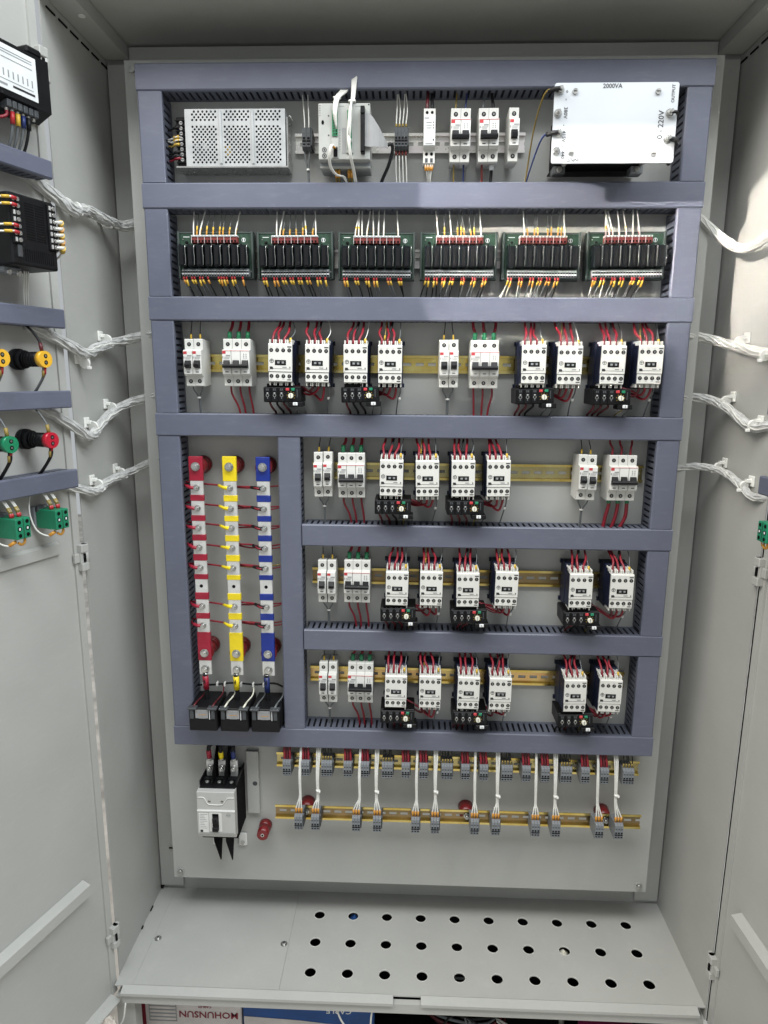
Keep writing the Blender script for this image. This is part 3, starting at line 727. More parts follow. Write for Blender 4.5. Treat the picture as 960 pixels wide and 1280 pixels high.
# ------------------------------------------------------------------ relay boards
def board_template():
    W = 72.5
    tray = MB(); tray.cbox(-W, W, -32, -20, -42, 42, 'boardtray', 1.2); tray.box(-W, W, -46, -32, 40, 42.5, 'boardtray'); tray.box(-W, W, -46, -32, -43, -40.5, 'boardtray')
    tray.cbox(-W, -W + 4, -50, -30, -43, 43, 'boardtray', .8); tray.cbox(W - 4, W, -50, -30, -43, 43, 'boardtray', .8); tray.box(-20, 20, -20, -8, -20, 20, 'black')
    pcb = MB(); pcb.box(-W + 4.2, W - 4.2, -45, -43.2, -40, 39.5, 'pcb')
    smd = MB()
    for _ in range(46):
        x = random.uniform(-66, 66); z = random.choice([random.uniform(14, 37), random.uniform(-38, -28)])
        if -46 < x < 48 and z > 12 and z < 38 and random.random() < .9: continue
        a = random.uniform(.8, 2.4); smd.box(x - a, x + a, -46.2, -45, z - a * .6, z + a * .6, random.choice(['black', 'darkgrey', 'label', 'screw']))
    smd.ring((54, -45, 28), 4, .8, 'label', h=.3); smd.box(53, 55, -45.4, -45, 25, 31, 'label'); smd.box(-62, -50, -45.4, -45, 33, 34.2, 'label'); smd.cbox(-58, -53, -48, -45, 22, 26, 'black', .4)
    ct = MB(); ct.cbox(-43, 45, -58, -45, 20.5, 31.6, 'connred', .8); ct.cbox(-43, 45, -58.6, -45, 31.8, 34.5, 'label', .5)
    for i in range(14):
        x = -39.8 + i * 6.2; ct.box(x - 1.8, x + 1.8, -58.4, -57.6, 22.0, 25.6, 'matblack'); ct.box(x - 1.7, x + 1.7, -59.3, -58.8, 31, 33.6, 'greyprint')
        ct.box(x - 2.9, x - 2.3, -58.6, -45, 20.2, 34.4, 'label') if i % 2 == 0 else None
    cb = MB(); cb.cbox(-63, 66, -60, -45, -40, -26.5, 'termgrey', .8); cb.box(-63, 66, -60.6, -59.8, -36.5, -34, 'label'); cb.box(-63, 66, -60.4, -59.8, -30.4, -29.4, 'label')
    for i in range(25):
        x = -60.5 + i * 5.15; cb.box(x - 1.5, x + 1.5, -60.5, -59.7, -33.4, -31, 'matblack'); cb.box(x - 1.6, x + 1.6, -60.3, -59.5, -39.4, -37, 'matblack'); cb.box(x + 2.3, x + 2.8, -60.9, -59.8, -37, -28, 'darkgrey')
    out = [('tray', tray.mesh('tray'), (0, 0, 0), []), ('circuit_board', pcb.mesh('circuit_board'), (0, 0, 0), [('components', smd.mesh('components'), (0, 0, 0))]),
           ('input_connector', ct.mesh('input_connector'), (0, 0, 0), []), ('output_connector', cb.mesh('output_connector'), (0, 0, 0), [])]
    r = MB(); r.cbox(-6.2, 6.2, -72, -45, -23.5, 14.5, 'relay', 1.0); r.box(-3.5, 3.2, -74.5, -73.9, -21, 10, 'black'); r.box(-6.4, -3.6, -68, -45, 14.5, 17, 'black')
    cl = MB(); cl.tube([(7.6, -60, 17), (7.8, -74.5, 13), (7.2, -75, 2), (8.0, -74.8, -8), (7.4, -74, -22)], .55, 'steel', n=5, sub=3)  # thin highlight beside each relay, modelled as a bright steel line
    rm = r.mesh('relay'); cm = cl.mesh('highlight_line')
    for i in range(8): out.append(('relay', rm, (-58 + i * 16.6, 0, 0), [('highlight_line', cm, (0, 0, 0))]))
    return out
TB = board_template()
BX = [-385, -232, -77, 78, 233, 390]
BT = [[0, 1, 2, 4, 6, 8, 9, 11, 13], [1, 2, 3, 5, 7, 9, 10, 12, 13], [0, 1, 2, 3.5, 5.5, 7, 8.6, 13], [0, 2, 4, 6, 7, 8, 10, 11, 13], [1, 2, 4, 5, 8, 9, 11, 12, 13], [0, 1, 2, 4, 6, 8, 10]]
BB = [[0, 1, 3, 4, 6, 7, 9, 13, 14, 15, 16, 18, 19, 22], [0, 1, 4, 5, 7, 8, 10, 11, 13, 14, 16, 17, 20, 21, 23], [0, 1, 4, 5, 8, 9, 11, 12, 16, 17, 20, 21], [0, 1, 3, 4, 6, 7, 9, 10, 13, 14, 17, 18, 21, 22], [0, 1, 4, 5, 8, 9, 11, 12, 14, 15, 17, 18], [0, 1, 3, 4, 7, 8, 10, 11, 14, 15, 17, 18]]
BL = ['leftmost green relay board', 'second green relay board from the left', 'third green relay board from the left', 'fourth green relay board from the left', 'fifth green relay board from the left', 'rightmost green relay board, catching the sun']
for bi, x in enumerate(BX):
    t = thing('relay_board', BL[bi] + ', eight black relays in a row', 'relay board', (x, 0, 1405 + jit(1)), 'relay boards on one rail', (jit(.01), jit(.008), jit(.008)))
    stamp(t, TB)
    for k in BT[bi]:
        px = -39.8 + k * 6.2; e = jit(6); big = bi in (2, 5) or k in (BT[bi][0], BT[bi][-1]) or random.random() < .15
        wire(t, [(px, -52, 32), (px, -51, 42), (px + e * .4, -44, 58), (px + e, -30, 84), (px + e, -24, 94)], 1.35 if big else .7, 'wwire' if big else 'gwire',
             [((px, -51.6, 35.5), (px + e * .06, -50, 43), 1.5, 'redferrule' if bi == 5 else 'orange'), ((px + e * .06, -50, 43.2), (px + e * .24, -47, 50 + jit(3)), 1.6, 'yellow')])
    for k in BB[bi]:
        px = -60.5 + k * 5.15; e = 10 + jit(5) if bi in (0, 1, 2) else -6 + jit(6)
        wire(t, [(px, -57, -38), (px, -58, -46), (px + e * .4, -50, -58), (px + e * .9, -36, -76), (px + e, -28, -90)], 1.25, random.choice(['gwire', 'dwire', 'gwire', 'wwire']) if bi > 3 else random.choice(['gwire', 'dwire']),
             [((px, -57.2, -40), (px, -58, -45.5), 1.9, 'redferrule'), ((px + e * .03, -57.6, -46), (px + e * .25, -54, -53 - random.choice([0, 0, 4])), 1.9, random.choice(['yellow', 'yellow', 'orange']))])
# ------------------------------------------------------------------ power supply (perforated case), centre x -325, z 1592
t = thing('power_supply', 'silver perforated switch-mode power supply at the upper left', 'power supply', (-339, 0, 1611.5))
X0, X1, Z0, Z1 = -93, 93, -48.5, 48.5
b = MB()
# perforated front: three panels split by ribs, an upper and a lower field in each
pan = [(-83, -32), (-23, 29), (36, 87)]
fields = [(28, 46.5), (-44, 21)]
def solid(x0, x1, z0, z1): b.box(x0, x1, -50, -48.8, z0, z1, 'psu')
xs = [X0, pan[0][0], pan[0][1], pan[1][0], pan[1][1], pan[2][0], pan[2][1], X1]
for i in range(0, 8, 2): solid(xs[i], xs[i + 1], Z0, Z1)
for x0, x1 in pan:
    solid(x0, x1, 46.5, Z1); solid(x0, x1, 21, 28); solid(x0, x1, Z0, -44)
    for z0, z1 in fields:
        nr = int((z1 - z0) / 4.1); ph = (z1 - z0) / nr; nc = 6; pw = (x1 - x0) / (nc + .5)
        for r in range(nr):
            za = z0 + r * ph; off = (r % 2) * pw / 2
            if off: b.face([len(b.v) + k for k in range(4)], 'psu'); b.v += [(x0, -50, za), (x0 + off, -50, za), (x0 + off, -50, za + ph), (x0, -50, za + ph)]
            else: b.face([len(b.v) + k for k in range(4)], 'psu'); b.v += [(x1 - pw / 2, -50, za), (x1, -50, za), (x1, -50, za + ph), (x1 - pw / 2, -50, za + ph)]
            for c in range(nc): b.cell('y', x0 + off + c * pw, x0 + off + (c + 1) * pw, za, za + ph, -50, 1.2, 2.16, 'psu', n=8)
part(t, 'perforated_cover', b.mesh('perforated_cover', recalc=False))
for x in (-27.5, 32.5): b = MB(); b.cbox(x - 2.6, x + 2.6, -52.6, -50.1, -45, 46, 'psu', .9); part(t, 'rib', b)
b = MB(); b.box(X0, X0 + 1.2, -48.8, -8, Z0, Z1, 'psu'); b.box(X1 - 1.2, X1, -48.8, -8, Z0, Z1, 'psu'); b.box(X0 + 1.2, X1 - 1.2, -48.8, -8, Z1 - 1.2, Z1, 'psu')
part(t, 'case_sides', b)
b = MB(); b.box(X0 + 2, X1 - 2, -40, -8, Z0 + 2, Z1 - 2, 'matblack'); b.cbox(-22, -10, -46, -40, -30, -12, 'yellow', 1); b.cyl((-74, -40, -14), (-74, -47, -14), 4, 'label'); b.cyl((-58, -40, -14), (-58, -47, -14), 5, 'label'); b.cyl((76, -40, -28), (76, -47, -28), 4, 'label')
part(t, 'circuit_inside', b)
b = MB(); b.box(-112, 97, -52, -3, -51.5, -49, 'steel'); b.box(94.5, 97, -46, -3, -48.8, 36, 'steel'); b.box(-112, -93.5, -6, -3.2, -48.8, 0, 'steel')
part(t, 'chassis', b)
b = MB(); b.cbox(-114, -94, -36, -8, -44, 40, 'black', 1.5)
for i in range(9): b.box(-115, -93.5, -40, -35, -38.5 + i * 9 - .6, -38.5 + i * 9 + .6, 'black')
part(t, 'terminal_strip', b)
for i in range(8):
    s1 = MB(); z = -34 + i * 9; s1.cyl((-104, -36, z), (-104, -39.5, z), 3.3, 'steel', n=10); s1.box(-106.6, -101.4, -39.9, -39.5, z - .4, z + .4, 'matblack'); part(t, 'terminal_screw', s1)
for i, m in enumerate(['dwire', 'dwire', 'yelwire', 'wwire', 'wwire', 'red', 'dwire']):
    z = -30 + i * 9
    z = [-20, -27, -7, 0, 6, -31, 22][i]
    wire(t, [(-104, -38, z), (-114, -39, z - 1), (-124, -34, z - 3), (-138, -24, z + jit(5))], 1.6, m, [((-108, -38.6, z), (-119, -37, z - 1.5), 2.5, 'yellow' if m in ('wwire', 'yelwire') else m)])
wire(t, [(94, -30, 42), (100, -38, 40), (104, -30, 32), (97, -22, 28)], 1.2, 'steel', name='earth_clip')

# ------------------------------------------------------------------ terminal blocks (one block per pole)
def tb_mesh(w=6.0, m='termgrey', h=39, d=52, d0=8):
    b = MB(); H = h / 2
    b.prism_x([(-d0, -H * .8), (-d0, H * .8), (-d + 8, H), (-d, H - 3), (-d, -H + 5), (-d + 6, -H)], -w / 2 + .25, w / 2 - .25, m)
    a = w * .30
    for z0, z1 in ((H * .60, H * .78), (-H * .02, H * .15), (-H * .60, -H * .34), (-H * .9, -H * .72)):
        pass
    b.box(-a, a, -d - .25, -d + .5, H * .36, H * .50, 'darkgrey')
    b.box(-a, a, -d - .25, -d + .5, -H * .14, H * .06, 'matblack'); b.box(-w * .42, w * .42, -d - .2, -d + .5, -H * .36, -H * .20, 'matblack'); b.box(-a, a, -d - .25, -d + .5, -H * .62, -H * .48, 'matblack')
    return b
TBM = tb_mesh().mesh('terminal_body'); TBD = tb_mesh(8, 'darkgrey', 40, 46).mesh('terminal_body'); TBS = tb_mesh(6, 'darkgrey', 40, 46).mesh('terminal_body')
def terminal_group(label, group, x, y, z, n, me, w=6.0, endplate=True):
    t = thing('terminal_block', label, 'terminal block', (x, y, z), group)
    for i in range(n): link('terminal', me, t, (w / 2 + i * w, 0, 0))
    if endplate:
        b = MB(); b.prism_x([(-8, -15), (-8, 15), (-40, 18), (-44, 14), (-44, -12)], n * w + .1, n * w + 2.2, 'darkgrey'); part(t, 'end_plate', b)
    return t
t = terminal_group('pair of dark terminals on the rail next to the power supply', 'dark terminals in the top row', -216, 0, 1612, 2, TBD, 8)
for k in range(2):
    px = 4 + k * 8
    wire(t, [(px, -38, 18), (px, -37, 30), (px - 2 + k, -34, 56), (px - 5 + k * 2, -28, 88)], 1.1, 'wwire')
    wire(t, [(px, -36, -18), (px, -36, -28), (8 + k * 2, -32, -52), (9 + k * 2, -28, -92)], 1.5, 'gwire')
b = MB(); b.cyl((9, -33, -50), (9, -33, -53), 3, 'clip', n=8); part(t, 'cable_tie', b)
t = terminal_group('four dark terminals with white wires right of the grey controller', 'dark terminals in the top row', -45, 0, 1612, 4, TBS, 6)
for k in range(4):
    px = 3 + k * 6
    wire(t, [(px, -38, 17), (px, -37, 28), (px + (1 if k < 2 else 2), -34, 52), ((4 if k < 2 else 16) + k, -28, 86)], 1.2, 'wwire', [((px, -38, 19.5), (px, -37.2, 25), 1.9, 'yelwire')])
    wire(t, [(px, -36, -17), (px, -36, -28), (px + k * .6, -32, -56), (px + 3, -28, -92)], 1.2, 'wwire', [((px, -36.4, -20.5), (px, -36, -28), 1.9, 'connred')])

# ------------------------------------------------------------------ grey controller module
t = thing('controller_module', 'light grey logic controller with ribbon cable and white wire bundles', 'controller', (-134.5, 0, 1611))
b = MB(); b.cbox(-46.5, 46.5, -80, -12, -46.5, 46.5, 'plcgrey', 1.2); b.cbox(-46, 46, -62, -12, -56, -46, 'plcgrey', 1.0); b.box(-46, 46, -62.5, -61.5, -52, -46.6, 'termgrey'); part(t, 'case', b)
b = MB(); b.cbox(-23, -10, -82, -79.5, -44, 44, 'plcgrey', .5); b.box(-21.5, -11.5, -84, -81.5, -8, 34, 'greensleeve')
for i in range(9): b.box(-20, -16, -84.3, -83.8, -6 + i * 4.4, -3.4 + i * 4.4, 'pcb'); b.box(-15, -12.5, -84.3, -83.8, -6 + i * 4.4, -3.4 + i * 4.4, 'matblack')
b.box(-19, -12, -84, -81.5, -42, -26, 'matblack'); part(t, 'input_plug', b)
b = MB(); b.cbox(4, 16, -83, -79.5, -36, 36, 'plcgrey', .5); b.box(6, 14, -84.5, -82.5, -30, 34, 'greensleeve'); b.box(-4, 3.5, -80.4, -79.8, -36, 6, 'greyprint'); part(t, 'output_plug', b)
b = MB(); b.cbox(30, 37.5, -93, -79.5, -38, 38, 'black', .8); b.box(30.5, 37, -95, -92, -36, -26, 'black'); b.box(30.5, 37, -95, -92, 26, 36, 'black'); part(t, 'ribbon_connector', b)
b = MB()
for i in range(5): b.box(-44, -42.6, -80.4, -79.9, 42 - i * 4, 43.2 - i * 4, 'print')
b.prism_y([(-40, 12), (-37, 12), (-36, 15), (-37, 18.5), (-40, 18.5), (-41, 15)], -80.5, -79.9, 'matblack')
for z in (-30, -40): b.ring((-36, -80, z), 4.2, 1.2, 'print', h=.5); b.cyl((-36, -80, z), (-36, -80.4, z), 1.7, 'print', n=8)
for i in range(8): b.box(-9, -6.5, -80.4, -79.9, 2 - i * 4.6, 3.6 - i * 4.6, 'greyprint')
for x, z in ((-28, 26), (-28, -6), (44, 44)): b.cyl((x, -79.9, z), (x, -80.5, z), 1.3, 'print', n=8)
b.box(-10, 0, -80.3, -79.9, 41, 42, 'greyprint'); b.box(20, 32, -80.3, -79.9, 41, 42, 'greyprint')
part(t, 'print', b)
b = MB(); N = 12; o = len(b.v)
path = [(37.6, -86, 1, 27), (46, -86, 0, 27), (52, -84, -2, 24), (62, -78, -8, 17), (72, -70, -15, 8), (78, -62, -19, 4)]
for x, y, zc, h in path: b.v += [(x, y, zc - h), (x, y, zc + h), (x, y + .9, zc + h), (x, y + .9, zc - h)]
for i in range(len(path) - 1):
    for k in range(4): b.face((o + 4 * i + k, o + 4 * i + (k + 1) % 4, o + 4 * i + 4 + (k + 1) % 4, o + 4 * i + 4 + k), 'ribbon')
b.face((o, o + 1, o + 2, o + 3), 'ribbon'); part(t, 'ribbon_cable', b)
wire(t, [(76, -60, -17), (84, -56, -14), (86, -50, -24), (78, -44, -48), (66, -36, -72), (60, -30, -94)], 3.2, 'dwire', name='cable')
for off in range(6):
    wire(t, [(-17 + off * .7, -84, 18 - off * 3), (-18 + off, -90, 30), (-16 + off * 1.5, -78, 56), (-8 + off * 2.4, -56, 76), (-3 + off * 2.2, -58, 92 + off)], 1.6, 'wwire')
b = MB(); b.cbox(-20, -6, -78, -70, 56, 59, 'clip', 1); part(t, 'cable_tie', b)
for off in range(6):
    wire(t, [(9 + off * .8, -85, -30 + off * 9), (7 + off * .6 + (off % 2) * 4, -92, -10 + off * 8), (10 + off * .7, -90, 20 + off * 5), (13 + off * .9, -76, 54), (13 + off * 1.6, -58, 94 + off)], 1.6, 'wwire', [((8.5 + off * .8, -86, -26 + off * 9), (8 + off * .6, -89, -18 + off * 9), 1.9, 'orange' if off % 2 else 'yelwire')])
b = MB(); b.cbox(8, 21, -84, -76, 48, 51, 'clip', 1); part(t, 'cable_tie', b)
for off in range(4):
    wire(t, [(10 + off, -84, -6 - off * 4), (8 + off, -94, -18), (11 + off * .8, -88, -44), (15 + off * .8, -70, -62), (19 + off * 1.2, -36, -96)], 1.6, 'wwire')
for off in range(3):
    wire(t, [(-15 - off * 1.4, -84, -28), (-20 - off * 1.2, -92, -26), (-25 - off, -90, -42), (-24 - off, -78, -58), (-15 - off, -66, -68), (-2 - off, -60, -70), (3, -50, -80 - off)], 1.7, 'wwire', [((-15.5 - off * 1.4, -84.5, -28), (-19 - off, -90, -27), 1.8, 'orange')])
for x in (-17, -12, 6, 11): wire(t, [(x, -56, -54), (x, -54, -66), (x, -36, -90)], 2.0, 'yelwire', [((x, -56, -58), (x, -53, -70), 2.6, 'orange')])

# ------------------------------------------------------------------ slim relay module
t = thing('timer_module', 'slim white electronic module left of the two-pole breakers', 'module', (18.5, 0, 1611))
b = MB(); b.prism_x([(-8, -42), (-8, 42), (-54, 46), (-58, 44), (-58, 32), (-70, 30), (-70, -21), (-60, -26), (-60, -47), (-54, -50)], -10.5, 10.5, 'mcb'); part(t, 'case', b)
b = MB(); b.cbox(-10.2, 10.2, -71, -69.8, -20, 29, 'label', .4)
for i in range(3): b.box(-6, 4, -71.4, -70.9, 17 - i * 4.6, 18.2 - i * 4.6, 'greyprint'); b.cyl((7, -70.9, 17.6 - i * 4.6), (7, -71.4, 17.6 - i * 4.6), 1.1, 'print', n=8)
b.box(-9, -1, -71.3, -70.9, 23.6, 25.6, 'greyprint'); b.box(6, 8, -71.3, -70.9, -13, -9.5, 'print'); b.box(-7, 6, -71.3, -70.9, -18, -16.6, 'greyprint'); part(t, 'front_label', b)
b = MB()
for x in (-4.6, 4.6):
    b.cyl((x, -57.9, 38), (x, -58.5, 38), 2.6, 'matblack', n=10); b.cyl((x, -59.9, -32), (x, -60.5, -32), 2.8, 'matblack', n=10); b.box(x - 2.4, x + 2.4, -60.4, -59.8, -46, -39, 'darkgrey')
part(t, 'terminals', b)
wire(t, [(-4.6, -50, 44), (-4.4, -48, 56), (-3, -34, 76), (-3, -26, 92)], 3.0, 'darkred'); wire(t, [(4.6, -50, 44), (4.4, -48, 54), (4, -34, 74), (5, -26, 92)], 3.0, 'dwire')
for x in (-6, -1.5, 3, 6.5): wire(t, [(x, -56, -46), (x * .9, -57, -54), (x * .4 + 1, -44, -72), (1 + x * .3, -30, -94)], 1.2, 'wwire', [((x, -56.6, -50), (x * .9, -56, -59), 2.0, 'orange')])

for x, lb, cols in ((75.5, 'two-pole breaker with mustard and blue wires in the top row', ('yelwire', 'bluewire', 'yelwire', 'bluewire')), (125.5, 'two-pole breaker with dark wires next to the small single breaker, top row', ('gwire', 'dwire', 'connred', 'dwire'))):
    t = breaker(T2, x, 1611, lb, 'two-pole breakers in the top row')
    for k in range(2):
        px = -9 + k * 18; e = 4 if k == 0 and x > 100 else jit(2); th = 2.8 if (x > 100 and k == 1) else 1.5
        wire(t, [(px, -40, 42), (px, -39, 56), (px + e, -32, 74), (px + e, -26, 92)], th, cols[k])
        wire(t, [(px, -40, -42), (px, -39, -56), (px + e * .4, -32, -76), (px + e * .4, -26, -94)], th if cols[2 + k] != 'connred' else 2.0, cols[2 + k], [((px, -40, -46), (px, -39.5, -55), 4.6, 'label')] if th > 2 else [])
t = breaker(T1, 170.5, 1611, 'lone single-pole breaker at the right end of the top rail', None)

# ------------------------------------------------------------------ transformer behind a white cover sheet
t = thing('transformer', 'large dark transformer behind a white cover sheet marked 2000VA', 'transformer', (322, 0, 1595))
b = MB(); b.cbox(-77, 82, -120, -14, -37, 46, 'matblack', 3); b.cbox(-60, 62, -148, -118, -34, 34, 'black', 4); part(t, 'core', b)
b = MB(); b.box(-78, 84, -36, -3, -40, -38, 'black'); b.cbox(62, 84, -62, -36, -50, -37.5, 'termgrey', 1); b.cbox(-78, -56, -62, -36, -50, -37.5, 'darkgrey', 1)
for x in (-67, 72): b.cyl((x, -62, -44), (x, -66, -44), 5, 'screw', n=6)
part(t, 'mounting_frame', b)
for x in (-67, 67):
    for z in (48, -46):
        b = MB(); b.cyl((x, -158, z), (x, -100, z), 4, 'steel', n=10); part(t, 'pillar', b)
def rrect(w0, w1, h0, h1, r, n=5):
    p = []
    for cx, cz, a in ((w1 - r, h1 - r, 0), (w0 + r, h1 - r, 90), (w0 + r, h0 + r, 180), (w1 - r, h0 + r, 270)):
        for i in range(n + 1):
            q = math.radians(a + 90 * i / n); p.append((cx + r * math.cos(q), cz + r * math.sin(q)))
    return p
b = MB(); b.prism_y(rrect(-101, 101, -61, 61, 4), -162, -158, 'acrylic'); sheet = part(t, 'cover_sheet', b)
pr = MB()
pr.add(text_mb('2000VA', 9.6, 'print'), -7, -162.0, 55.6)
pr.add(turn(text_mb('0 - 220V', 12.5, 'print'), math.radians(90)), 76, -162.0, -3)
pr.add(turn(text_mb('OUTPUT', 7.0, 'print'), math.radians(90)), 92.5, -162.0, 44)
pr.add(turn(text_mb('o', 7, 'print'), math.radians(-90)), -80, -162, 48); pr.add(turn(text_mb('-', 9, 'print'), math.radians(-90)), -81, -162, 36)
pr.add(turn(text_mb('380V', 8.4, 'print'), math.radians(-90)), -81.5, -162, 16); pr.add(turn(text_mb('-', 9, 'print'), math.radians(-90)), -82.5, -162, -3)
pr.add(turn(text_mb('415V', 8.4, 'print'), math.radians(-90)), -82.5, -162, -20); pr.add(turn(text_mb('-', 9, 'print'), math.radians(-90)), -82.5, -162, -36)
pr.add(turn(text_mb('440', 8.0, 'print'), math.radians(-90)), -82.5, -162, -48.5)
pr.add(turn(text_mb('INPUT', 7.0, 'print'), math.radians(180)), -65, -162, -56)
part(sheet, 'lettering', pr)
for x, z in ((-92, 50), (-94, 15), (-91, -16), (-93.5, -43), (88.5, 14.5), (88.5, -25.5)):
    s1 = MB(); s1.cyl((x, -162.2, z), (x, -164, z), 6.6, 'steel', n=18); s1.cyl((x, -164, z), (x, -169, z), 4.6, 'steel', n=6); s1.cyl((x, -169, z), (x, -177, z), 2.5, 'steel', n=10); part(t, 'terminal_bolt', s1)
for x, z in ((-67.5, 48), (67.5, 47), (-68.5, -46), (67.5, -47.5)):
    s1 = MB(); s1.cyl((x, -162.2, z), (x, -164.5, z), 4.4, 'screw', n=14); s1.box(x - 3, x + 3, -164.9, -164.5, z - .5, z + .5, 'matblack'); part(t, 'cover_screw', s1)
for z, m, e in ((50, 'yelwire', -8), (-16, 'bluewire', -6)):
    b = MB(); b.tube([(-92, -166, z), (-104, -165, z + 1), (-116, -150, z - 3), (-122, -100, z - 18 - (8 if z < 0 else 20)), (-124, -50, -60 + z * .2), (-124, -28, -74)], 1.4, m); b.tube([(-90, -167, z), (-100, -166.5, z + .5), (-110, -158, z)], 3.8, 'dwire', sub=3); part(t, 'wire', b)
wire(t, [(90, -168, 14), (100, -166, 14), (112, -130, 12), (124, -70, 10), (136, -34, 8)], 2.6, 'dwire'); wire(t, [(90, -168, -26), (102, -166, -28), (114, -130, -26), (128, -70, -24), (138, -34, -26)], 4.2, 'dwire')

# ------------------------------------------------------------------ busbars on insulators
BZ = [1000, 956.5, 914, 873, 831, 788, 748, 704, 661, 599, 562]
BARS = [(-441, 'barred', 'red', 'red'), (-372.5, 'baryel', 'yellow', 'yellow'), (-304.5, 'barblue', 'blue', 'dwire')]
INS_Z = (998, 597)
for x, m, cn, slv in BARS:
    for z in INS_Z:
        t = thing('busbar_insulator', f'round red insulator behind the {"top" if z > 800 else "bottom"} end of the {cn} busbar', 'insulator', (x, 0, z), 'red busbar insulators')
        b = MB()
        for d0, d1, r0, r1 in ((0.3, 10, 18.5, 18.5), (10, 14, 18.5, 16), (14, 36, 16, 15), (36, 40, 15, 17), (40, 49.5, 17, 17)): b.cyl((0, -d0, 0), (0, -d1, 0), r0, 'insul', r1, n=28, cap=True)
        part(t, 'body', b)
    t = thing('busbar', f'tall vertical {cn} busbar with bare metal squares and bolts', 'busbar', (x, 0, 785), 'vertical copper busbars')
    b = MB(); b.cbox(-13.2, 13.2, -56, -50, 549 - 785, 1019 - 785, 'tin', 1.0); part(t, 'bar', b)
    segs = [(971, 1020.5)]; bare = [956.5, 914, 873, 831, 788, 748, 704, 661]
    for i in range(len(bare) - 1): segs.append((bare[i + 1] + 14.6, bare[i] - 14.6))
    segs.append((582, bare[-1] - 14.6))
    for z0, z1 in segs:
        s1 = MB(); s1.cbox(-14.1, 14.1, -56.9, -49.1, z0 - 785 + jit(.7), z1 - 785 + jit(.7), m, .8); part(t, 'colour_sleeve', s1)
    for i, z in enumerate(BZ):
        if i == 6:
            s1 = MB(); s1.cyl((0, -56.1, z - 785), (0, -56.4, z - 785), 3.6, 'matblack', n=14); part(t, 'bolt_hole', s1); continue
        s1 = MB(); big = i in (0, 9, 10); y0 = -57 if big and i < 10 else -56.2
        R = 9.0 if big else 6.6
        dz = z - 785
        s1.cyl((0, y0, dz), (0, y0 - 1.8, dz), R, 'screw', n=20); s1.cyl((0, y0 - 1.8, dz), (0, y0 - 7, dz), R * .74, 'steel', n=6); s1.cyl((0, y0 - 7, dz), (0, y0 - (9 if big else 11), dz), R * .42, 'steel', n=12)
        part(t, 'bolt', s1)
    for i in (1, 2, 3, 4, 5, 7, 8):
        dz = BZ[i] - 785; j = jit(2); b = MB()
        if cn == 'red':
            b.tube([(-2, -60, dz), (-12, -60, dz + 1), (-24, -50, dz + 2 + j), (-34, -30, dz + 2 + j)], 2.0, 'red'); b.tube([(-5, -60, dz), (-12, -60, dz + 1), (-22, -52, dz + 2 + j)], 3.4, 'barred', sub=3)
        elif cn == 'yellow':
            b.tube([(-2, -59, dz), (-13, -57, dz + .8), (-27, -45, dz + 2 + j), (-60, -36, dz + 3 + j), (-100, -30, dz + 4 + j * 2)], 1.9, 'red'); b.tube([(-4, -59, dz), (-13, -57, dz + .8), (-26, -46, dz + 2 + j)], 3.6, 'baryel', sub=3, rr=lambda q: 1.15 - .4 * q)
        else:
            e = jit(5)
            b.tube([(-2, -60, dz), (-14, -60, dz + 1), (-27, -46, dz + 3 + j), (-52, -38, dz + 2 + j), (-72, -32, dz + 2 + j)], 1.9, 'red'); b.tube([(-4, -59, dz), (-13, -57, dz + .8), (-27, -46, dz + 2 + j)], 3.8, 'dwire', sub=3, rr=lambda q: 1.1 - .25 * q)
            b.tube([(-66, -34, dz - 3 + e), (-30, -36, dz - 2 - e * .5), (10, -36, dz + 1), (46, -26, dz + 2 + e)], 1.7, 'red' if i != 5 else 'yelwire')
            if i > 1: b.tube([(-60, -40, dz + 4), (-24, -40, dz + 1 + e * .4), (12, -38, dz - 4), (48, -28, dz + 6 - e)], 1.6, 'red')
        part(t, 'wire_lug', b)

# ------------------------------------------------------------------ current transformers
for x, m, cn in ((-438, 'barred', 'red'), (-371.5, 'baryel', 'yellow'), (-305.5, 'bluewire', 'blue')):
    t = thing('current_transformer', f'black current transformer on the cable below the {cn} busbar', 'current transformer', (x, 0, 466), 'current transformers in a row')
    b = MB(); b.cbox(-30, 30, -98, -18, -26, 27, 'black', 2); b.cbox(-31, 31, -92, -60, -20, 18, 'matblack', 1); part(t, 'body', b)
    for q0, q1 in ((-31, -12), (11, 31)):
        b = MB(); b.cbox(q0, q1, -104, -90, 25, 29, 'darkgrey', .8); part(t, 'clamp', b)
    for q0, q1 in ((-27, -19), (18, 26)):
        b = MB(); b.cbox(q0, q1, -101, -97.6, 3, 24, 'darkgrey', .8); part(t, 'side_tab', b)
    b = MB(); b.box(-15.5, 11.5, -99, -98.1, 4, 23, 'ribbon')
    for q in range(5): b.box(-9 + (q % 2) * 4, 9 - (q * 3) % 5, -99.3, -98.9, 19.5 - q * 4, 20.4 - q * 4, 'greyprint' if q != 2 else 'orange')
    b.box(14, 15.4, -100, -98, 2, 25, 'label'); part(t, 'rating_label', b)
    b = MB(); b.tube([(-3, -58, 88), (-3, -60, 70), (-2, -58, 50), (-2, -56, 22)], 5.2, 'dwire'); b.cyl((-3, -58.5, 82), (-2, -58.6, 52 if m != 'bluewire' else 48), 6.2, m, n=14); b.cyl((-3, -57, 88), (-3, -57, 82), 6.0, 'steel', n=12); part(t, 'cable', b)
    mm = 'darkred' if cn == 'red' else ('dial' if cn == 'yellow' else 'gwire')
    for q in (-20, 20):
        wire(t, [(q, -96, 28), (q + 2, -80, 31), (q + 10, -50, 36), (q + 6, -24, 44), (q + 2, -18, 40)], 1.5, mm, [((q, -95, 28.4), (q + 3, -76, 31.5), 2.1, mm)])
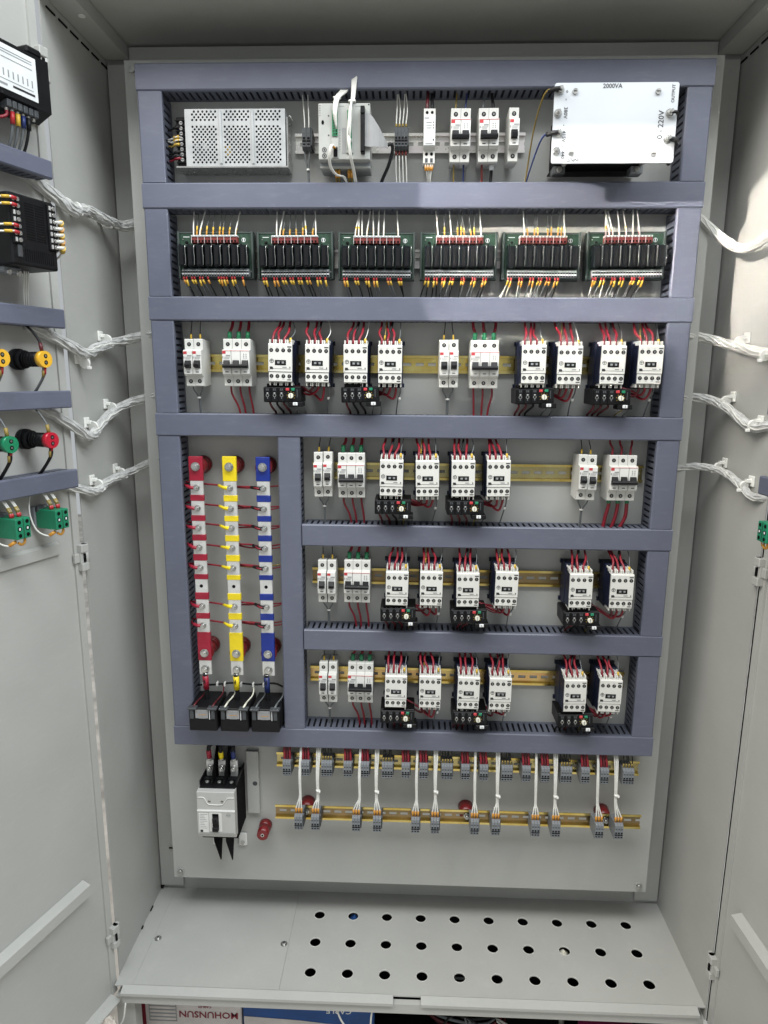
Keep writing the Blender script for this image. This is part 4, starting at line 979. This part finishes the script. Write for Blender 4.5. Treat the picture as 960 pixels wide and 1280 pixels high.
wb = MB(); wb.tube([(-470, -22, 508), (-430, -26, 512), (-390, -24, 516), (-340, -26, 514), (-300, -24, 517), (-276, -22, 506)], 2.2, 'dwire')
for q in (-455, -425, -408, -372, -345, -322): wb.cbox(q - 2, q + 2, -32, -22, 510, 519, 'clip', .8)
tag(part(None, 'wire_loom', wb), 'thin black wire tied along the top of the current transformers', 'wire loom')

# ------------------------------------------------------------------ moulded case breaker
t = thing('main_breaker', 'large moulded case main breaker at the lower left, grey face and black toggle', 'circuit breaker', (-419, 0, 240))
b = MB(); b.cbox(-41, 41, -78, -3, -72, 58, 'matblack', 2); b.cbox(-41, 41, -86, -70, -58, 57, 'black', 2)
for x in (-27, 0, 27): b.box(x - 9, x + 9, -80, -60, -66, -58, 'darkgrey'); b.box(x - 10, x + 10, -60, -50, 58, 62, 'black')
for x in (-41, -14.5, 12.5, 39): b.box(x - .8 if x > -41 else x, x + 2, -76, -3, 58, 68, 'black')
part(t, 'body', b)
b = MB(); b.prism_x([(-80, -55), (-80, 56), (-97, 56), (-98, 55), (-98, 14), (-100, 12), (-100, -44), (-97, -46), (-95, -55)], -41.2, 41.2, 'mccb')
b.cbox(-41.4, 41.4, -101, -99, 9.5, 13, 'mcbface', .4)
fc = part(t, 'front_cover', b)
b = MB(); b.tube([(-40, -98.6, 43), (-26, -98.6, 42), (-19, -98.6, 29), (-12, -98.6, 26), (12, -98.6, 26), (19, -98.6, 33), (26, -98.6, 42), (40, -98.6, 43)], 1.0, 'mcbface', n=6); part(fc, 'moulded_ridge', b)
for x in (-14, 14):
    s1 = MB(); s1.cyl((x, -98, 34), (x, -98.8, 34), 3.3, 'screw', n=12); s1.box(x - 2.4, x + 2.4, -99.1, -98.7, 33.4, 34.6, 'matblack'); part(fc, 'cover_screw', s1)
b = MB(); b.box(-15, 12, -100.6, -100, -38, 8, 'mcbface'); b.box(-8.5, 5.5, -101, -100.5, -35, 5, 'matblack'); b.cbox(-6, 4, -112, -100.8, -12, 1, 'black', 1.2); b.cbox(-8, 5, -108, -100.8, -35, -24, 'black', 1.2); b.box(-5.4, 3.4, -106, -100.8, -24, -12, 'black'); part(t, 'toggle', b)
b = MB(); b.box(-38, -17, -100.5, -99.9, -41, 6, 'mcbface')
for q in range(9): b.box(-36, -19 - (q * 7) % 9, -100.8, -100.4, 3 - q * 4.2, 3.8 - q * 4.2, 'greyprint')
b.box(-36, -30, -100.8, -100.4, -40, -34.5, 'print'); b.ring((27, -100, 2), 4.4, .8, 'greyprint', h=.4); b.box(23, 31, -100.4, -100, 1.6, 2.4, 'greyprint')
b.box(-37, 38, -100.5, -99.9, -41.9, -41.3, 'greyprint'); part(fc, 'print', b)
for x in (-13.5, 13.5):
    s1 = MB(); s1.v = []; s1.prism_x([(-3, 70), (-3, 150), (-8, 152), (-70, 84), (-70, 66)], x - .8, x + .8, 'matblack'); part(t, 'phase_barrier', s1)
    s1 = MB(); s1.prism_x([(-12, -60), (-80, -60), (-78, -80), (-36, -160), (-32, -160), (-16, -110)], x - .8, x + .8, 'matblack'); part(t, 'phase_barrier', s1)
for x in (-27, 0, 27):
    for z in (70,):
        s1 = MB(); s1.cyl((x, -66, 58), (x, -66, 61), 4.2, 'steel', n=10); part(t, 'captive_screw', s1)
    s1 = MB(); s1.box(x - 8, x + 8, -40, -36, 58, 96, 'tin'); s1.cyl((x, -40, 79), (x, -44, 79), 7.6, 'steel', n=18); s1.cyl((x, -44, 79), (x, -50, 79), 5.4, 'steel', n=6); s1.cyl((x, -50, 79), (x, -53, 79), 2.8, 'steel', n=10); part(t, 'lug', s1)
for x, m, pth in ((-27, 'barred', [(-27, -42, 104), (-27, -46, 122), (-24, -46, 136), (-10, -42, 143), (4, -38, 138), (14, -32, 140), (16, -28, 156)]), (0, 'baryel', [(0, -42, 104), (0, -46, 120), (0, -42, 134), (8, -36, 134), (22, -30, 140), (24, -26, 156)]), (27, 'bluewire', [(27, -42, 104), (27, -45, 122), (28, -38, 140), (30, -28, 158)])):
    s1 = MB(); s1.tube(pth, 4.6, 'dwire', n=10); s1.tube([pth[0], pth[1], ((pth[1][0] * .5 + pth[2][0] * .5), pth[1][1], pth[1][2] - 1)], 5.4, m, n=12); s1.cyl((x, -41, 98), (x, -42, 106), 5.0, 'tin', n=10); part(t, 'cable', s1)
for x in (-30, 31):
    s1 = MB(); s1.cbox(x - 10, x + 10, -6, -0.4, -146, -112, 'mcbface', 2.5); s1.cyl((x, -6, -136), (x, -9, -136), 4.5, 'screw', n=12); part(t, 'mounting_foot', s1)
t = thing('mounting_bracket', 'painted folded steel bracket standing right of the main breaker', 'bracket', (-357, 0, 264))
b = MB(); b.box(-14, 13, -11, -9, -78, 78, 'plate'); b.box(-14, -12, -9, -0.3, -78, 78, 'plate'); b.box(11, 13, -9, -0.3, -78, 78, 'plate'); part(t, 'sheet', b)
b = MB(); b.cyl((4, -11, -2), (4, -11.3, -2), 5.6, 'darkgrey', n=16); part(t, 'hole', b)
t = thing('standoff', 'free red round standoff low beside the main breaker', 'insulator', (-333, 0, 150))
b = MB(); b.cyl((0, -.3, 0), (0, -16, 0), 15, 'insul', 14, n=24); b.cyl((0, -16, 0), (0, -40, 0), 14, 'insul', 13, n=24); part(t, 'body', b)
b = MB(); b.cyl((0, -40, 0), (0, -40.5, 0), 4.2, 'steel', n=14); b.cyl((0, -40.5, 0), (0, -40.7, 0), 2.4, 'matblack', n=10); part(t, 'threaded_insert', b)
for x, w in ((-232, 'left end'), (131, 'middle'), (440, 'right end')):
    t = thing('standoff', f'red standoff carrying the {w} of the lower terminal rail', 'insulator', (x, 0, 212), 'red standoffs under the lower rail')
    b = MB(); b.cyl((0, -.3, 0), (0, -32.5, 0), 17, 'insul', 15, n=28); part(t, 'body', b)
    b = MB(); b.cyl((0, -34.4, 0), (0, -37, 0), 6.5, 'steel', n=14); b.cyl((0, -37, 0), (0, -44, 0), 4.6, 'screw', n=6); part(t, 'screw', b)

# ------------------------------------------------------------------ terminal groups on the two lower rails
NTH = ['first', 'second', 'third', 'fourth', 'fifth', 'sixth', 'seventh', 'eighth', 'ninth', 'tenth', 'eleventh', 'twelfth', 'thirteenth', 'fourteenth', 'fifteenth', 'sixteenth', 'seventeenth', 'last']
GA = [-278, -237, -193, -144, -106, -60, -17, 22, 70, 113, 153, 200, 245, 286, 328, 372, 413, 461]
for i, x in enumerate(GA):
    four = i % 3 == 2; n = 4 if four else 3
    what = 'dark thin' if four else 'red'
    t = terminal_group(f'{NTH[i]} grey terminal group from the left on the upper terminal rail, {what} wires', 'terminal groups on the upper terminal rail', x, -12, 334, n, TBM)
    for k in range(n):
        px = 3 + k * 6
        if four: wire(t, [(px, -42, 18), (px, -42, 26), (px + jit(2), -36, 40), (px + jit(3), -22, 60)], 1.1, 'dwire', [((px, -42, 18.5), (px, -41, 28), 1.9, 'yelwire')])
        else: wire(t, [(px, -42, 18), (px, -41, 28), (px - 1, -34, 42), (px + 2 + jit(2), -20, 60)], 2.6, 'darkred' if k == 1 else 'red')
GB = [-251, -214, -124, -78, 6, 49, 135, 181, 267, 311, 404, 446]
GT = [-239, -200, -108, -71, 17, 58, 144, 193, 276, 318, 409, 448]
for i, (x, xt) in enumerate(zip(GB, GT)):
    t = terminal_group(f'{NTH[i]} grey terminal group from the left on the lower terminal rail, white wires', 'terminal groups on the lower terminal rail', x, -33, 216, 3, TBM)
    split = i % 2 == 1
    e = xt - x
    zt = 60 + jit(5)
    for k in range(3):
        px = 3 + k * 6; o = (k - 1) * 1.9 if split else (k - 1) * 1.5
        wire(t, [(px, -42, 18), (px, -42.5, 30), (px * .5 + (e + o) * .5, -40, 44), (e + o, -36, zt), (e + o * 1.2 - 1, -33, 104), (e + o * (1.8 if split else .8), -20, 150), (e + o * (1.8 if split else .8), -2, 178)], 1.55, 'wwire', [((px, -42, 20), (px, -42.4, 32), 2.4, 'orange'), ((px, -41.8, 16), (px, -42, 20), 2.2, 'redferrule')])
    if split:
        b = MB(); b.cyl((e, -36, zt + 14), (e, -36, zt + 18), 4.4, 'clip', n=10); b.cbox(e + 2, e + 6, -42, -36, zt + 13, zt + 18, 'clip', .8); part(t, 'cable_tie', b)

# ------------------------------------------------------------------ devices on the left door (local x runs to the hinge, so s metres from the hinge is -s)
DL = dict(rot=(0, 0, ROT_L)); 
def on_left(name, label, cat, s, z, group=None): 
    c, sn = math.cos(ROT_L), math.sin(ROT_L)
    return thing(name, label, cat, (HL[0] - s * c, HL[1] - s * sn, z), group, (0, 0, ROT_L))
t = on_left('power_meter', 'black power meter with white rear label on the left door, picture top left', 'meter', 102, 1633)
b = MB(); b.cbox(-64, 64, -30, -1, -50, 50, 'black', 3); b.prism_x([(-28, -53), (-58, -40), (-58, 36), (-28, 50)], -62, 62, 'black'); b.cbox(30, 60, -50, -26, 40, 52, 'black', 3); part(t, 'case', b)
b = MB(); b.box(-58, 36, -59.2, -58.2, -32, 30, 'label')
for q in range(4): b.box(-40 + q * 4, 28, -59.6, -59.1, 22 - q * 3.6, 23 - q * 3.6, 'greyprint') if q != 2 else None
for q in range(10): b.box(-52 + q * 8.6, -50 + q * 8.6, -59.6, -59.1, -14, -4, 'greyprint')
b.box(-50, 28, -59.6, -59.1, -19, -18.2, 'greyprint'); b.box(-10, 30, -59.6, -59.1, -26, -23, 'print'); b.box(-46, -20, -59.6, -59.1, -27, -24, 'greyprint'); part(t, 'rear_label', b)
b = MB()
for q in range(6): b.cbox(-20 + q * 10, -12 + q * 10, -56, -40, -54, -43, 'darkgrey', 1); b.cyl((-16 + q * 10, -48, -58), (-16 + q * 10, -48, -50), 2.6, 'steel', n=8)
part(t, 'terminals', b)
for q, (m, s_) in enumerate((('gwire', 'redferrule'), ('gwire', 'yellow'), ('gwire', 'bluewire'), ('dwire', 'dwire'))):
    wire(t, [(-6 + q * 10, -48, -56), (-6 + q * 10, -47, -70), (-5 + q * 9.5, -40, -92), (-5 + q * 9.5, -26, -116)], 2.3, m, [((-6 + q * 10, -48, -57), (-6 + q * 10, -47, -74), 3.6, s_)])
wire(t, [(-16, -48, -56), (-18, -47, -66), (-40, -40, -74), (-60, -30, -78)], 2.6, 'red')
b = MB(); b.cbox(70, 84, -14, -2, -40, -22, 'gold', 1); part(t, 'earth_stud', b)

t = on_left('process_controller', 'deep black vented controller with two columns of terminals on the left door', 'controller', 124, 1395)
b = MB(); b.cbox(-43, 43, -88, -2, -51, 52, 'black', 2.5)
for c0 in (-14, 5):
    for q in range(15): b.box(c0, c0 + 16, -88.5, -87.8, -12 + q * 3.7, -10.4 + q * 3.7, 'matblack')
b.cbox(-34, -26, -90.5, -87, -40, -22, 'darkgrey', 1)
for q in range(14): b.box(-20 + q * 4, -18.6 + q * 4, -88.4, -87.8, -44, -26, 'matblack')
part(t, 'case', b)
for col, x in (('l', -33), ('r', 34)):
    b = MB(); b.cbox(x - 8, x + 8, -92, -86, -21, 48, 'black', 1); part(t, 'terminal_strip', b)
    for q in range(7):
        s1 = MB(); z = 42 - q * 9.6; s1.cyl((x + 2, -92, z), (x + 2, -94.5, z), 3.2, 'steel', n=10); s1.box(x - 6, x - 3, -93.5, -91.9, z - 3, z + 3, 'tin'); part(t, 'terminal_screw', s1)
for q in (0, 1, 4, 5):
    z = 42 - q * 9.6; wire(t, [(-32, -94, z), (-42, -95, z + 1), (-56, -86, z - 1), (-80, -60, z - 4)], 1.5, 'wwire', [((-34, -94.4, z), (-43, -94.6, z + .8), 2.6, 'redferrule'), ((-45, -94.2, z + .6), (-54, -88, z - .5), 2.2, 'yellow')])
for q in range(2, 7):
    z = 42 - q * 9.6
    wire(t, [(36, -94, z), (44, -96, z), (52, -94, z + 3), (54, -80, z - 10), (50, -60, z - 22), (40, -34, -50)], 1.5, 'wwire', [((39, -95, z), (49, -95.6, z + 1), 2.6, 'wwire'), ((47, -96, z + 1), (55, -86, z - 3), 4.3, 'orange' if q % 2 else 'yellow')])
for q in range(3): wire(t, [(18 + q * 4, -40, -50), (18 + q * 4, -38, -64), (20 + q * 4, -32, -88), (26 + q * 4, -24, -112)], 1.3, 'wwire')
b = MB(); b.cbox(-38, -4, -60, -30, -60, -51, 'termgrey', 2); b.cyl((-28, -56, -58), (-28, -62, -60), 4, 'steel', n=10); b.cyl((-10, -56, -58), (-10, -62, -60), 4, 'steel', n=10); part(t, 'clamp', b)

def pilot(s, z, lens, cn, label):
    t = on_left('pilot_lamp', label, 'pilot lamp', s, z, 'pilot lamp bodies on the left door')
    b = MB()
    for d0, d1, r in ((.3, 10, 17.5), (10, 16, 14.5), (16, 20, 15.2), (20, 56, 11.5)): b.cyl((0, -d0, 0), (0, -d1, 0), r, 'black', n=24)
    for q in range(5): b.cyl((0, -24 - q * 6, 0), (0, -26 - q * 6, 0), 12.3, 'black', n=24)
    part(t, 'body', b)
    b = MB(); b.cyl((0, -56, 0), (0, -66, 0), 13.4, lens, n=26); part(t, 'coloured_cap', b)
    for q in (-5.2, 5.2):
        s1 = MB(); s1.cyl((0, -66, q), (0, -66.3, q), 3.6, 'matblack', n=14); s1.cyl((0, -66.3, q), (0, -66.6, q), 1.8, 'screw', n=8); part(t, 'terminal_screw', s1)
    up = cn in ('yellow',)
    wire(t, [(-1, -60, 12), (-1, -58, 26), (-1, -44, 44), (-1, -28, 56)], 2.2 if up else 1.3, 'dwire' if up else 'gwire', [((-1, -60, 13), (-1, -58, 26), 3.0, 'darkred' if up else 'yelwire')])
    wire(t, [(2, -60, -12), (2, -58, -26), (2, -44, -44), (3, -28, -60)], 1.4 if up else 2.4, 'gwire' if up else 'dwire', [((2, -60, -13), (2, -58, -24), 2.8, 'redferrule')])
    wire(t, [(-2, -60, -12), (-1, -58, -26), (-1, -44, -44), (-1, -28, -60)], 1.3, 'gwire' if up else 'dwire', [((-1.5, -59.5, -18), (-1, -58, -28), 2.2, 'yelwire')])
pilot(103, 1205, 'yelled', 'yellow', 'black pilot lamp body with yellow cap nearer the hinge'); pilot(184, 1205, 'yelled', 'yellow', 'black pilot lamp body with yellow cap cut by the left picture edge')
pilot(104, 1072, 'redled', 'red', 'black pilot lamp body with red cap on the left door'); pilot(184, 1072, 'grnled', 'green', 'black pilot lamp body with green cap at the left picture edge')
def contact_block(root, dx=0):
    b = MB(); b.cbox(-14, 14, -60, -14, -17, 17, 'greenblk', 1.2); b.box(-.6, .6, -60.4, -59.8, -17, 17, 'pcb'); part(root, 'body', b)
    for x in (-7.5, 7.5):
        s1 = MB()
        for z in (-11, 11): s1.cyl((x, -60, z), (x, -60.4, z), 3.3, 'matblack', n=10)
        s1.ring((x, -60, 0), 4, 1.4, 'matblack', n=8, h=.5); s1.box(x - 1.4, x + 1.4, -60.6, -60, -2, 2, 'label'); part(root, 'terminal', s1)
    b = MB(); b.cbox(-16, 16, -14, -.4, -16, 20, 'termgrey', 2); b.cyl((-8, -14, 14), (-8, -22, 18), 7, 'darkgrey', n=14); part(root, 'mounting_collar', b)
    for q in (-8, -5, 6, 9):
        wire(root, [(q, -44, 17), (q - 1, -43, 28), (q - 4, -36, 42), (q - 6, -26, 60)], 1.5, 'wwire', [((q, -44, 17), (q - .5, -43.6, 24), 2.5, 'redferrule'), ((q - .6, -43.5, 24.4), (q - 2, -40, 34), 2.2, 'yelwire')])
    wire(root, [(-8, -52, -16), (-10, -50, -24), (-20, -44, -27), (-32, -34, -16), (-36, -26, 10), (-30, -20, 34), (-22, -18, 50)], 1.5, 'wwire', [((-9, -51, -21), (-18, -45, -27), 3.0, 'orange')])
    wire(root, [(7, -52, -17), (6, -52, -25), (0, -52, -28), (-6, -52, -24)], 2.2, 'orange')
t = on_left('contact_block', 'green contact block nearer the hinge of the left door', 'contact block', 92, 934, 'green contact blocks on the doors'); contact_block(t)
t = on_left('contact_block', 'green contact block at the left picture edge', 'contact block', 172, 934, 'green contact blocks on the doors'); contact_block(t)
c, sn = math.cos(ROT_R), math.sin(ROT_R)
t = thing('contact_block', 'sliver of a green contact block at the right picture edge', 'contact block', (HR[0] + 84 * c, HR[1] + 84 * sn, 930), 'green contact blocks on the doors', (0, 0, ROT_R)); contact_block(t)

# ------------------------------------------------------------------ spiral-wrapped looms from the doors to the ducts
def loom(label, pts, r, clips, m='spiral', taper=None):
    t = thing('cable_loom', label, 'cable loom', (0, 0, 0), 'looms between doors and ducts'); r *= 1.18
    V = [Vector(p) for p in pts]; D = []
    for i in range(len(V) - 1):
        for k in range(4): D.append(V[i].lerp(V[i + 1], k / 4))
    D.append(V[-1])
    S = D
    for _ in range(4): S = [S[0]] + [(S[i - 1] + S[i] * 2 + S[i + 1]) / 4 for i in range(1, len(S) - 1)] + [S[-1]]
    b = MB(); b.tube(S, r * .92, m, n=12, sub=3, rr=taper or (lambda q: 1.0 + .07 * math.sin(q * 60) + .04 * math.sin(q * 23))); part(t, 'wrapped_bundle', b)
    for k in range(8):
        q_ = []
        for i, p in enumerate(S):
            tg = (S[min(i + 1, len(S) - 1)] - S[max(i - 1, 0)]).normalized(); a1 = tg.cross(Vector((0, 0, 1))); a1 = a1.normalized() if a1.length > .01 else Vector((1, 0, 0)); a2 = tg.cross(a1)
            th = k * .785 + i * .16 + jit(.25); f = (taper(i / (len(S) - 1)) if taper else 1.0) * r * (.90 + jit(.08))
            q_.append(p + a1 * (math.cos(th) * f) + a2 * (math.sin(th) * f))
        b = MB(); b.tube(q_, r * .19, 'wwire' if k % 4 == 0 else m, n=6, sub=2); part(t, 'wire', b)
    for (x, y, z, sx) in clips:
        s1 = MB(); s1.cbox(min(x, x + sx * 4), max(x, x + sx * 4), y - 10, y + 10, z - 16, z + 4, 'clip', 1.2); s1.cyl((x + sx * 15, y - 2.5, z - 14), (x + sx * 16, y + 2.5, z - 13), r * 1.16, 'clip', n=14); s1.cbox(x + sx * 4, x + sx * 12, y - 4, y + 4, z - 9, z - 2, 'clip', 1); s1.cbox(min(x + sx * 20, x + sx * 28), max(x + sx * 20, x + sx * 28), y - 4, y + 1, z - 26, z - 20, 'clip', 1); part(t, 'tie_mount', s1)
XL = WL; XR = WR
loom('thick grey spiral-wrapped loom under the top duct of the left door', [(-672, -232, 1512), (-645, -196, 1500), (-620, -158, 1475), (-612, -132, 1464), (-616, -90, 1480), (-614, -40, 1480), (-612, 10, 1478), (-600, 50, 1476), (-560, 40, 1484), (-512, 0, 1494)], 8.5, [(XL, -115, 1488, 1), (XL, 10, 1492, 1)])
loom('white loom with spread wires under the second duct of the left door', [(-668, -236, 1262), (-645, -200, 1250), (-620, -160, 1228), (-612, -126, 1214), (-616, -90, 1228), (-616, -30, 1240), (-606, 30, 1250), (-570, 20, 1258), (-512, -4, 1267)], 8.0, [(XL, -25, 1262, 1), (XL, -128, 1216, 1)])
loom('grey loom sagging under the third duct of the left door', [(-668, -240, 1128), (-645, -205, 1112), (-620, -165, 1080), (-612, -136, 1062), (-616, -100, 1080), (-616, -40, 1104), (-606, 20, 1120), (-570, 20, 1132), (-512, -4, 1142)], 7.6, [(XL, -112, 1096, 1), (XL, -22, 1128, 1)])
loom('pale loom under the lowest duct of the left door', [(-668, -240, 998), (-645, -200, 984), (-620, -150, 962), (-612, -122, 958), (-616, -86, 970), (-616, -20, 972), (-604, 40, 978), (-560, 20, 1000), (-512, -4, 1016)], 6.6, [(XL, -108, 984, 1), (XL, 0, 992, 1)])
loom('sunlit white loom hanging free between the top right duct and the door', [(514, -6, 1497), (545, 0, 1478), (578, -10, 1444), (594, -52, 1416), (600, -100, 1412), (606, -150, 1428), (620, -210, 1450)], 6.0, [], 'wwire', lambda q: .75 + .45 * math.sin(min(1, q * 2.2) * math.pi / 2))
loom('white loom clipped to the right wall below the sunlit patch', [(514, -4, 1264), (550, 10, 1264), (590, 16, 1258), (612, -30, 1244), (616, -80, 1236), (618, -140, 1224), (630, -190, 1226), (650, -240, 1240)], 7.5, [(XR, -50, 1264, -1), (XR, -150, 1236, -1)], 'wwire')
loom('grey loom reaching the upper duct of the right door', [(514, -4, 1142), (550, 10, 1144), (592, 20, 1142), (614, -20, 1130), (616, -70, 1112), (616, -130, 1092), (624, -160, 1096), (650, -210, 1120)], 7.2, [(XR, -20, 1152, -1), (XR, -135, 1112, -1)])
loom('pale loom reaching the lower duct of the right door', [(514, -4, 998), (550, 6, 1002), (590, 10, 1004), (614, -20, 1002), (616, -70, 996), (616, -120, 984), (620, -150, 966), (634, -180, 972), (656, -216, 990)], 6.0, [(XR, -14, 1020, -1), (XR, -128, 1000, -1)])

# ------------------------------------------------------------------ things lying under the cabinet
t = thing('cable_carton', 'white and red cable carton lying upside down under the cabinet', 'carton', (-494, -60, -380))
b = MB(); b.cbox(-118, 118, -60, 0, 1, 176, 'cartonwhite', 2); part(t, 'box', b)
b = MB(); b.box(-116, -104, -60.8, -60, 4, 172, 'maroon')
b.box(-96, -32, -60.8, -60, 100, 160, 'greyprint')
for q in range(6): b.box(-94, -34, -61.1, -60.7, 104 + q * 10, 110 + q * 10, 'cartonwhite')
b.box(-100, -28, -60.9, -60.2, 163, 166, 'maroon'); b.box(-26, 112, -60.9, -60.2, 84, 90, 'maroon')
b.add(turn(text_mb('MOHUNSUN', 24, 'maroon'), math.pi), 42, -60.6, 122); b.add(turn(text_mb('CABLES', 9, 'maroon'), math.pi), 34, -60.6, 143); part(t, 'print', b)
t = thing('blue_carton', 'blue printed carton under the cabinet beside the cable carton', 'carton', (-222, -60, -380))
b = MB(); b.cbox(-150, 150, -60, -8, 1, 172, 'bluebox', 2); part(t, 'box', b)
b = MB(); b.prism_y([(-148, 60), (150, 60), (150, 104), (40, 110), (-20, 116), (-148, 122)], -61, -60.2, 'cartonwhite'); b.box(-140, 80, -61.4, -60.9, 92, 97, 'bluebox')
b.add(turn(text_mb('CABLE', 20, 'label'), math.pi), 70, -60.6, 146); part(t, 'print', b)
t = thing('spool', 'dark cable spool under the middle of the cabinet', 'spool', (150, 10, -380))
b = MB()
for q in range(9): 
    a = random.uniform(0, 6.28)
    b.tube([(90 * math.cos(a + k * .7) + jit(14), -20 + 60 * math.sin(a + k * .7), 20 + q * 17 + jit(8)) for k in range(10)], 3.4, random.choice(['dwire', 'gwire', 'dwire', 'darkred']), n=6)
part(t, 'coil', b)
t = thing('plastic_packet', 'magenta wrapped packet under the right half of the cabinet', 'packet', (455, -110, -380))
b = MB(); b.cbox(-60, 60, -36, 30, 1, 138, 'magenta', 14); part(t, 'wrap', b)
t = thing('dark_box', 'dark box at the far right under the cabinet', 'box', (300, 20, -380)); b = MB(); b.cbox(-60, 70, -50, 60, 1, 130, 'matblack', 3); part(t, 'box', b)
for (x, y, z, m, nm, lb, cat) in ((-131, 44, -138, 'bluebox', 'blue_cable_tail', 'blue cable end showing in a rear floor hole', 'cable'), (366, -44, -137, 'dial', 'paper_scrap', 'pale yellow scrap showing in a middle floor hole', 'scrap')):
    b = MB(); b.tube([(x - 4, y + 2, z + 2), (x + 2, y + 4, z - 6), (x + 10, y + 20, z - 40), (x + 12, y + 30, -376)], 9, m, n=10); tag(part(None, nm, b), lb, cat)
b = MB()
for q in range(7): b.tube([(-60 + q * 62 + jit(40), -150 + jit(12), -376), (-40 + q * 62 + jit(40), -140 + jit(20), -300 + jit(40)), (-10 + q * 60 + jit(60), -130 + jit(20), -236 + jit(20)), (30 + q * 60 + jit(40), -140, -290 + jit(30)), (60 + q * 60, -146, -376)], 2.4, ['gwire', 'wwire', 'dwire'][q % 3], n=6)
wt = tag(part(None, 'wire_tangle', b), 'loose tangle of grey and white wire ends under the right half of the cabinet', 'wires'); wt['kind'] = 'stuff'
for i, (x, pts, lb) in enumerate(((-640, [(-606, -196, -150), (-612, -205, -190), (-640, -205, -230), (-646, -200, -300), (-620, -200, -372)], 'white wire hanging at the left end of the floor lip'),
                    (-300, [(-150, -192, -148), (-140, -190, -180), (-118, -190, -230), (-100, -190, -374)], 'white wire hanging in front of the blue carton'), (60, [(-72, -192, -148), (-76, -190, -190), (-84, -190, -374)], 'white wire hanging right of the blue carton'))):
    b = MB(); b.tube(pts, 2.0, 'wwire'); tag(part(None, 'loose_wire', b), lb, 'wire')
b = MB(); 
for q in range(26):
    pass
n = 20; o = 0
for i in range(11):
    for k in range(n):
        t_ = 2 * math.pi * k / n; ph = i / 10
        r = 46 * math.sin(math.pi * (0.12 + .80 * ph)) * (1 + .16 * math.sin(3 * t_ + i) + .10 * math.sin(7 * t_ + i * 2.1))
        b.v.append((-648 + 26 * ph + r * .8 * math.cos(t_), -236 + r * .6 * math.sin(t_), -378 + 228 * ph + 5 * math.sin(5 * t_ + i)))
for i in range(10):
    for k in range(n): b.face((i * n + k, i * n + (k + 1) % n, (i + 1) * n + (k + 1) % n, (i + 1) * n + k), 'bag', True)
b.face(list(range(n))[::-1], 'bag'); b.face([10 * n + k for k in range(n)], 'bag')
tag(part(None, 'sack', b), 'crumpled soiled white sack by the lower left corner', 'sack')
